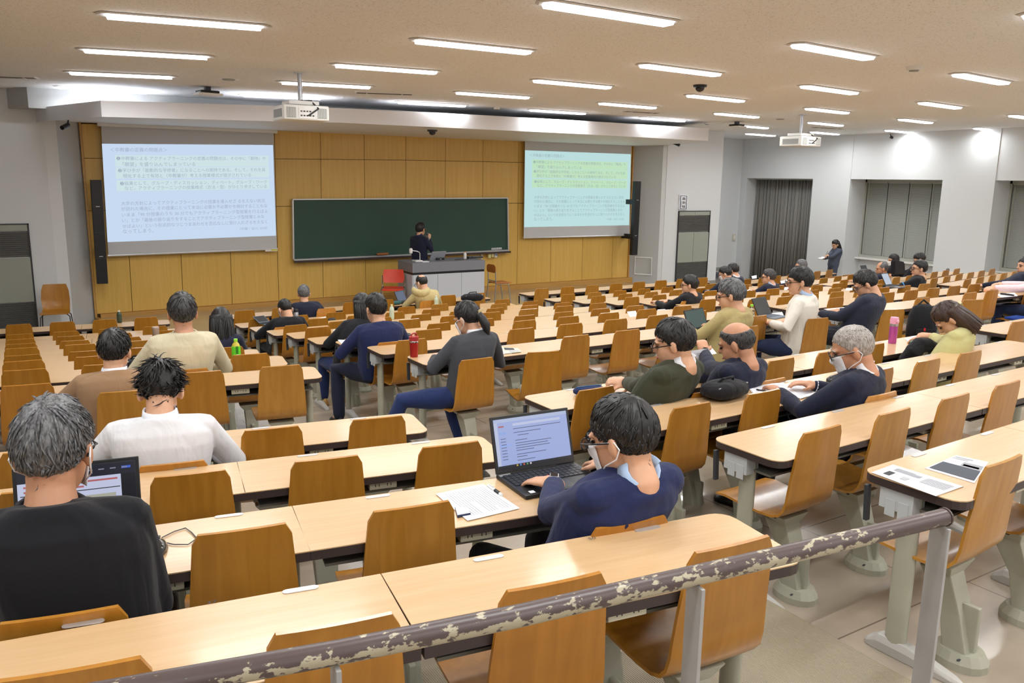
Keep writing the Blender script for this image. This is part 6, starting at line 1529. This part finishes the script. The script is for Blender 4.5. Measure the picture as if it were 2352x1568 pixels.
# zip case, pencil cases, bags
def case(c, L_, W_, H_, rz, m, label, cat, name, zipm=None, r=.4):
    q = MB(); rs = []
    for t in [-1, -.94, -.75, 0, .75, .94, 1]:
        s_ = math.sqrt(max(1-abs(t)**5, 0))*.97+.03
        rs.append([Vector((t*L_/2, math.copysign(abs(math.cos(a))**.6, math.cos(a))*W_/2*s_, H_/2+math.copysign(abs(math.sin(a))**.6, math.sin(a))*H_/2*s_)) for a in [2*math.pi*k/16 for k in range(16)]])
    q.rings(rs); o = q.make(name, m, None, smooth='all', loc=c+Vector((0, 0, .0015)), rot=(0, 0, rz)); tag(o, label, cat)
    MB().tube([(-L_*.42, 0, H_+.0), (0, 0, H_+.002), (L_*.42, 0, H_)], .004, 6).make('zip', zipm or DARK, o); return o
case(dz(925, 777, 6, 'M'), .2, .06, .055, -.85, mat('dark_leather', srgb(66, 62, 50), .4), 'dark leather zip case beside the bright navy suit', 'pencil case', 'zip_case', STEEL)
case(dz(1352, 905, 9, 'M'), .22, .075, .05, -.12, cloth('navy_canvas', srgb(30, 42, 84)), 'navy cloth pencil case near the olive jacket', 'pencil case', 'pencil_case', mat('blue_zip', srgb(40, 90, 140), .5))
case(dz(1914, 879, 10, 'M'), .16, .06, .045, .3, BLACK, 'black spectacle case beside the light grey haired person', 'spectacle case', 'spectacle_case')
case(dz(2106, 789, 9, 'M'), .18, .06, .03, .12, mat('teal_fabric', srgb(110, 190, 172), .7), 'mint green pencil pouch on the desk before the yellow-green jacket', 'pouch', 'pencil_pouch')
slab([(2110, 779), (2150, 781), (2146, 787), (2106, 786)], 9, 'M', .012, mat('khaki_notebook', srgb(150, 146, 90), .6), 'notebook', 'khaki notebook between the mint pouch and papers', 'notebook', face=mat('notebook_dark', srgb(90, 90, 80), .6))
pen((1893, 887), (1908, 891), 10, 'M', 'dark pen lying beside the black spectacle case', mat('olive_pen', srgb(90, 86, 60), .4))
slab([(511, 832), (521, 846), (515, 849), (507, 836)], 7, 'L', .01, PHG, 'phone', 'dark phone on the desk by the beige sleeve', 'phone', face=PHG)
sheet([(1110, 797), (1152, 801), (1176, 812), (1100, 818)], 8, 'open printed sheets beside the charcoal sweater', dark=[(.2, .25, .34, .5, INKD), (.4, .6, .8, .68, GREYI)], lines=5, n=2)
sheet([(1152, 797), (1190, 800), (1198, 808), (1160, 812)], 8, 'creased magazine leaflet beyond the printed sheets', m=mat('leaflet', srgb(206, 204, 186), .6), up=.006, dark=[(.1, .1, .7, .5, INKD), (.3, .6, .9, .9, GREYI)], name='leaflet')
sheet([(776, 781), (815, 782), (815, 797), (795, 800)], 6, 'white papers at the desk end before the bright navy suit', n=2, lines=3)
sheet([(766, 757), (786, 757), (786, 766), (768, 767)], 5, 'printed sheet in front of the long black hair', lines=2)
sheet([(735, 731), (757, 727), (760, 734), (722, 738)], 1, 'pile of white papers behind the dark blue suit', n=4, lines=0)
case(dz(762, 739, 1, 'M'), .12, .06, .05, .2, BLACK, 'small black pouch next to the pile of white papers', 'pouch', 'small_pouch')
slab([(694, 740), (709, 740), (708, 746), (693, 747)], 1, 'M', .006, mat('white_black_print', srgb(120, 120, 122), .5), 'leaflet', 'small black and white leaflet near the steel flask', 'leaflet', bev=.001)
laptop('closed-looking slate tablet laptop before the black sweater', (594, 743), (620, 740), 2, 'M', .2, 70, mat('slate_tablet', srgb(84, 94, 106), .4), em('slate_off', srgb(60, 70, 84), .1), hgt=.18, thick=.01)
laptop('small blue-lit laptop in front of the tan hooded jacket', (915, 697), (935, 692), 0, 'M', .2, 25, LB_, em('dim_blue', srgb(80, 110, 160), .35), hgt=.19)
p_ = dz(903, 700, 0, 'M'); o = case(p_, .3, .1, .06, .1, mat('teal_cloth', srgb(40, 96, 96), .7), 'folded teal cloth bag on the front desk', 'bag', 'cloth_bag')
def bag(c, L_, W_, H_, rz, label, handle=True, name='bag', m=None, cat='bag'):
    m = m or cloth('black_nylon', srgb(24, 24, 28), st=.5)
    q = MB(); rs = []
    rnd = random.Random(int(c.x*100))
    for t in [-1, -.92, -.6, -.2, .2, .6, .92, 1]:
        s_ = math.sqrt(max(1-abs(t)**4, 0))*.95+.05; h = H_*(1+.12*rnd.uniform(-1, 1))
        rs.append([Vector((t*L_/2, math.copysign(abs(math.cos(a))**.7, math.cos(a))*W_/2*s_*(1+.06*rnd.uniform(-1, 1)), H_/2+math.copysign(abs(math.sin(a))**.7, math.sin(a))*h/2*s_*(1 if math.sin(a) > 0 else H_/h))) for a in [2*math.pi*k/18 for k in range(18)]])
    q.rings(rs); o = q.make(name, m, None, smooth='all', loc=c+Vector((0, 0, .002)), rot=(0, 0, rz)); tag(o, label, cat)
    if handle:
        MB().tube([(-L_*.2, 0, H_*.95), (-L_*.15, -.02, H_*1.2), (L_*.15, -.02, H_*1.2), (L_*.2, 0, H_*.95)], .008, 8).make('handle', m, o, smooth=True)
        MB().tube([(-L_*.4, -W_*.3, H_*.8), (0, -W_*.33, H_*.86), (L_*.4, -W_*.3, H_*.8)], .004, 6).make('zip', STEEL, o)
    return o
bg = bag(dz(1085, 692, 0, 'M'), .42, .2, .13, .05, 'black shoulder bag lying on the front desk before the lectern')
bag(dz(1672, 915, 10, 'M', .0)+Vector((0, .03, 0)), .34, .2, .10, .12, 'soft black bag slumped on the desk beside white printed papers')
o = [x for x in bpy.data.objects if x.get('label', '').startswith('soft black bag')][0]
MB().tube([o.matrix_basis.inverted() @ v for v in (dz(1740, 895, 10, 'M', .05), dz(1775, 900, 10, 'M', .02), dz(1795, 912, 10, 'M', .004), dz(1805, 936, 10, 'M', -.02), dz(1812, 962, 10, 'M', -.12))], .012, 8, flat=.4).make('strap', cloth('strap_nylon', srgb(26, 26, 30)), o, smooth=True)
cbg = bag(dz(318, 848, 7, 'L'), .24, .14, .09, .1, 'black camera bag on the desk beyond the brown cardigan'); bag(dz(352, 844, 7, 'L')+Vector((.02, .03, 0)), .2, .13, .08, .3, 'shiny black leather pouch beside the camera bag', m=mat('shiny_black', srgb(30, 32, 38), .25))
# papers on the right-hand desks
sheet([(1716, 886), (1800, 880), (1838, 915), (1752, 928)], 10, 'loose white printed papers spread beside the soft black bag', n=3, lines=12, dark=[(.55, .55, .85, .75, GREYI)])
sheet([(1800, 884), (1862, 878), (1900, 898), (1838, 916)], 10, 'second fan of printed papers before the masked light grey haired person', n=2, lines=12, up=.004)
sheet([(1600, 805), (1636, 800), (1646, 812), (1606, 820)], 9, 'white paper on the desk beyond the olive jacket', lines=3)
sheet([(1396, 885), (1430, 880), (1436, 888), (1400, 893)], 9, 'white paper under the hands of the olive jacket', lines=0)
sheet([(2078, 778), (2122, 770), (2134, 782), (2092, 790)], 9, 'papers being written on by the yellow-green jacket', n=2, lines=6)
# sheet held up by the navy suit
s, S_, E_, T_, nr, cu, hd = p15['arms'][1]; c = at_y(1632, 812, T_.y-.02)
q = MB(); h0 = [at_y(x, y, T_.y-.03) for x, y in ((1584, 806), (1628, 800), (1642, 838), (1622, 845))]
o = MB().rings([[p-c for p in h0], [p-c+Vector((0, .0015, 0)) for p in h0]]).make('paper_sheet', PAPER, None, loc=c); tag(o, 'white sheet held up in front of the balding navy suit', 'paper')
q = MB()
for k in range(8): q.quad(*[bil([p-c+Vector((0, -.001, 0)) for p in h0], u, v) for u, v in ((.2, .2+.08*k), (.85, .2+.08*k), (.85, .17+.08*k), (.2, .17+.08*k))])
x = q.make('printed_lines', GREYI, o); x['kind'] = 'stuff'
# laptops on the window side
laptop('silver laptop with a dark green screen beside the khaki coat', (1582, 764), (1626, 755), 8, 'M', .2, 22, mat('silver_laptop', srgb(150, 154, 160), .35, .3), em('green_screen', srgb(70, 108, 104), .45), frame=LB_, hgt=.2, keycol=mat('grey_keys', srgb(104, 108, 114), .5))
laptop('tablet laptop with a black screen and grey keyboard beside the cream sweatshirt', (1741, 728), (1772, 722), 8, 'M', .2, 28, mat('slate_keyboard', srgb(96, 104, 116), .6), em('black_screen', srgb(30, 30, 30), .15), frame=BLACK, hgt=.2, keycol=mat('slate_keys', srgb(86, 94, 108), .6), thick=.01)
sheet([(1764, 721), (1796, 717), (1800, 726), (1776, 730)], 8, 'white papers beside the black-screen tablet laptop', n=2, lines=0)
laptop('pale laptop with a document on screen before the black zip jacket', (2034, 659), (2050, 657), 7, 'R1', .2, 30, mat('silver_laptop2', srgb(120, 122, 126), .35, .3), em('doc_screen', srgb(190, 204, 224), .7), frame=LB_, hgt=.2)
laptop('thin laptop standing open edge-on before the masked sideways person', (1983, 632), (1996, 631), 2, 'R2', .2, 28, DARK, em('dim_screen', srgb(110, 116, 120), .3), hgt=.22, thick=.01)
laptop('black laptop standing open on a front desk near the curtain', (1812, 630), (1826, 628), 0, 'R2', .2, 15, LB_, em('black_screen', srgb(30, 30, 30), .15), hgt=.2)
ad = MB().box(-.05, .05, -.03, .03, -.03, .03).make('power_adapter', BLACK, None, bevel=.006, loc=at_z(1599, 782, -RH[8]-.06)+Vector((0, .03, 0))); tag(ad, 'black power adapter plugged in under the desk of the khaki coat', 'adapter')
MB().tube([(.03, -.02, -.03), (.05, -.03, -.12), (0, -.04, -.2), (.04, -.05, -.3)], .005, 6).make('lead', BLACK, ad, smooth=True)
def many(label, items, b):
    for i, (r, quad) in enumerate(items): sheet(quad, r, label[i], b, lines=2)
many(['white sheet on a desk two rows beyond the olive jacket, near the black suit', 'white sheet at the elbow of the black suit'], [(6, [(1440, 716), (1460, 714), (1464, 726), (1447, 728)]), (5, [(1510, 711), (1528, 710), (1528, 719), (1518, 720)])], 'M')
many(['wide white sheet on a desk before the greying dark suit', 'white sheet beside the greying dark suit', 'white papers on a desk nearest the cream sweatshirt head', 'white paper near the two dark suits'],
     [(3, [(1690, 676), (1722, 664), (1742, 668), (1696, 682)]), (3, [(1788, 661), (1814, 660), (1814, 667), (1790, 668)]), (2, [(1792, 645), (1808, 642), (1810, 649), (1794, 651)]), (2, [(1726, 634), (1738, 632), (1738, 639), (1728, 640)])], 'R1')
sheet([(1892, 710), (1950, 705), (1955, 714), (1915, 716)], 8, 'white papers at the desk end before the dark blue jacket', 'R1', n=2, lines=0)
sheet([(1943, 662), (1958, 661), (1956, 667), (1942, 667)], 6, 'open white notebook beyond the dark blue jacket', 'R1', n=2)
sheet([(2262, 653), (2318, 650), (2340, 660), (2280, 664)], 7, 'wide printed papers on the desk near the picture edge', 'R2', n=2, lines=3)
sheet([(2288, 676), (2330, 672), (2338, 680), (2300, 683)], 8, 'white sheet under the pink sleeves', 'R1', n=1)
pen((2297, 674), (2329, 678), 8, 'R1', 'thick black marker on the white sheet near the pink sleeves', BLACK, None, .012)
for i, (x, y, r) in enumerate(((1998, 632, 2), (2042, 631, 2), (2070, 633, 2), (2092, 634, 2))):
    sheet([(x-10, y-2), (x+8, y-3), (x+10, y+3), (x-8, y+4)], r, ('white papers before the thin edge-on laptop', 'white sheet in front of the sideways masked person', 'white sheet behind the black zip jacket head', 'folded white sheet beside the bending person in black')[i], 'R2')
# things on chairs
ch = CHP[('M', 8, 1)]; c = ch.matrix_basis @ Vector((-.02, .16, .42)); b_ = bag(c, .22, .2, .12, .3, 'small cream cloth bag lying on a turned chair seat', handle=False, m=cloth('cream_cloth', srgb(214, 206, 190))); MB().tube([(-.05, 0, .11), (0, .02, .15), (.05, 0, .11)], .006, 6).make('strap', cloth('cream_strap', srgb(204, 196, 180)), b_)
ch = CHP[('R1', 8, 6)]; m_ = ch.matrix_basis
o = MB().obox(Vector((0, 0, 0)), Vector((.15, 0, 0)), Vector((0, .12, 0)), Vector((0, 0, .014))).make('folder', mat('royal_blue_folder', srgb(30, 70, 160), .5), None, bevel=.006, loc=m_ @ Vector((0, .22, .445)), rot=(0, 0, ch.rotation_euler.z)); tag(o, 'royal blue folder lying on the seat beside the pink shirt', 'folder'); MB().box(-.14, .14, -.125, -.118, -.006, .006).make('edge_zip', DARK, o)
# backpack hung over a chair
ch = CHP[('R1', 8, 1)]; m_ = ch.matrix_basis
BP = cloth('backpack_black', srgb(26, 26, 29), st=.4)
bp = MB(); rs = []
for z, w_, d_ in ((.42, .12, .05), (.45, .15, .09), (.6, .155, .11), (.75, .145, .10), (.84, .11, .07), (.87, .05, .03)):
    rs.append([Vector((w_*math.copysign(abs(math.cos(a))**.7, math.cos(a)), -.10+d_*math.copysign(abs(math.sin(a))**.7, math.sin(a))*.75, z)) for a in [2*math.pi*k/18 for k in range(18)]])
bp.rings(rs); bp = bp.make('backpack', BP, None, smooth='all', loc=m_.translation+Vector((-.1, .0, 0)), rot=(0, 0, ch.rotation_euler.z-.3)); tag(bp, 'black backpack hanging over a turned chair back', 'backpack')
MB().tube([(-.06, -.1, .86), (0, -.08, .91), (.06, -.1, .86)], .01, 8).make('handle', BP, bp, smooth=True); MB().box(-.1, .1, -.2, -.185, .47, .62).make('front_pocket', BP, bp, bevel=.01); MB().box(-.03, -.01, -.206, -.2, .6, .63).make('red_tag', mat('red_tag', srgb(180, 30, 40), .5), bp)
# coat over the chair next to the yellow-green jacket
c = at_z(2120, 800, -RH[9]+.06); cv = MB(); rs = []
base_ = [at_z(x, y, z_-RH[9]) for x, y, z_ in ((2068, 836, -.12), (2085, 822, -.02), (2098, 806, .05), (2112, 790, .10), (2128, 790, .10), (2146, 800, .06), (2160, 812, .0))]
q = MB(); q.cap_tube([p-c for p in base_], [.05, .06, .065, .06, .055, .05, .03], 10)
o = fuse(q, 'coat', cloth('black_coat', srgb(28, 28, 32), st=.6), None, .012, 3); o.location = c; tag(o, 'black coat heaped over a chair back beside the yellow-green jacket', 'coat')
q = MB(); q.cap_tube([p-c+Vector((0, -.03, -.03)) for p in base_[2:6]], [.03, .03, .03, .03], 8); q.make('sleeve', cloth('black_coat_sleeve', srgb(30, 30, 34), st=.6), o, smooth='all')
# hanging black jacket on the chair of the sideways masked person
q = MB(); c = at_z(2066, 607, -1.45)
for k in range(2):
    pts = [at_y(x, y, c.y+.02*k) for x, y in ((2056, 599), (2079, 604), (2080, 630), (2054, 630))]
    if k == 0: a = pts
o = MB().rings([[p-c for p in a], [p-c+Vector((0, .09, 0)) for p in a]]).make('jacket_on_chair', cloth('black_drape', srgb(20, 20, 24)), None, bevel=.02, loc=c); tag(o, 'black jacket hung squarely over a chair beside the masked sideways person', 'jacket'); MB().obox((a[0]+a[1])/2-c+Vector((0, .05, 0)), (a[1]-a[0])/2*.8, Vector((0, .05, 0)), Vector((0, 0, .02))).make('collar', cloth('black_drape_collar', srgb(24, 24, 28)), o, bevel=.01)
# desk microphone
p_ = dz(2176, 628, 3, 'R2'); o = MB().lathe([(.05, 0), (.045, .015), (.012, .02), (.01, .05)], 14).make('desk_microphone', DARK, None, smooth=True, loc=p_); tag(o, 'small round desk microphone on a back desk by the windows', 'microphone'); MB().ell((0, 0, .08), (.035, .035, .035)).make('mic_head', mat('mic_mesh', srgb(90, 92, 96), .5, .6), o, smooth='all')
# notebook and pencil of the standing person
a = pw['arms'][1][3]; o = MB().obox(Vector((0, 0, 0)), Vector((.1, 0, .02)), Vector((0, .07, 0)), Vector((0, 0, .004))).make('notepad', PAPER, None, loc=a+Vector((-.12, -.02, .03))); tag(o, 'white notepad held by the standing person in grey', 'notepad'); MB().obox(Vector((.02, 0, -.008)), Vector((.1, 0, .02)), Vector((0, .07, 0)), Vector((0, 0, .003))).make('backing_board', DARK, o)
a = pw['arms'][0][3]; o = MB().tube([(-.05, 0, -.03), (.02, 0, .07)], .006, 8).make('pencil', DARK, None, loc=a+Vector((-.06, -.01, .04))); tag(o, 'dark pencil in the hand of the standing person', 'pencil'); MB().tube([(.018, 0, .067), (.022, 0, .073)], .006, 8).make('pencil_end', STEEL, o)
# hood of the tan jacket
for o in [o for o in bpy.data.objects if 'tan hooded jacket' in o.get('label', '') and o.name.startswith('person')]:
    jk = [x for x in o.children if x.name.startswith('jacket')][0]
    H2 = at_y(964, 668, o.location.y+.02)-o.location
    q = MB()
    q.cap_tube([H2+Vector((.115*math.sin(a), -.03-.09*math.cos(a), .02-.05*math.cos(a))) for a in [R(x) for x in range(-120, 121, 30)]], [.03, .05, .06, .066, .07, .066, .06, .05, .03], 10)
    h_ = fuse(q, 'hood', TAN, jk, .011, 3)
# ------------------------------------------------------------------ bake the fused figures
dg = bpy.context.evaluated_depsgraph_get()
for o in FUSE:
    me = bpy.data.meshes.new_from_object(o.evaluated_get(dg)); o.modifiers.clear(); old = o.data; o.data = me
    for p in me.polygons: p.use_smooth = True
    if old.users == 0: bpy.data.meshes.remove(old)
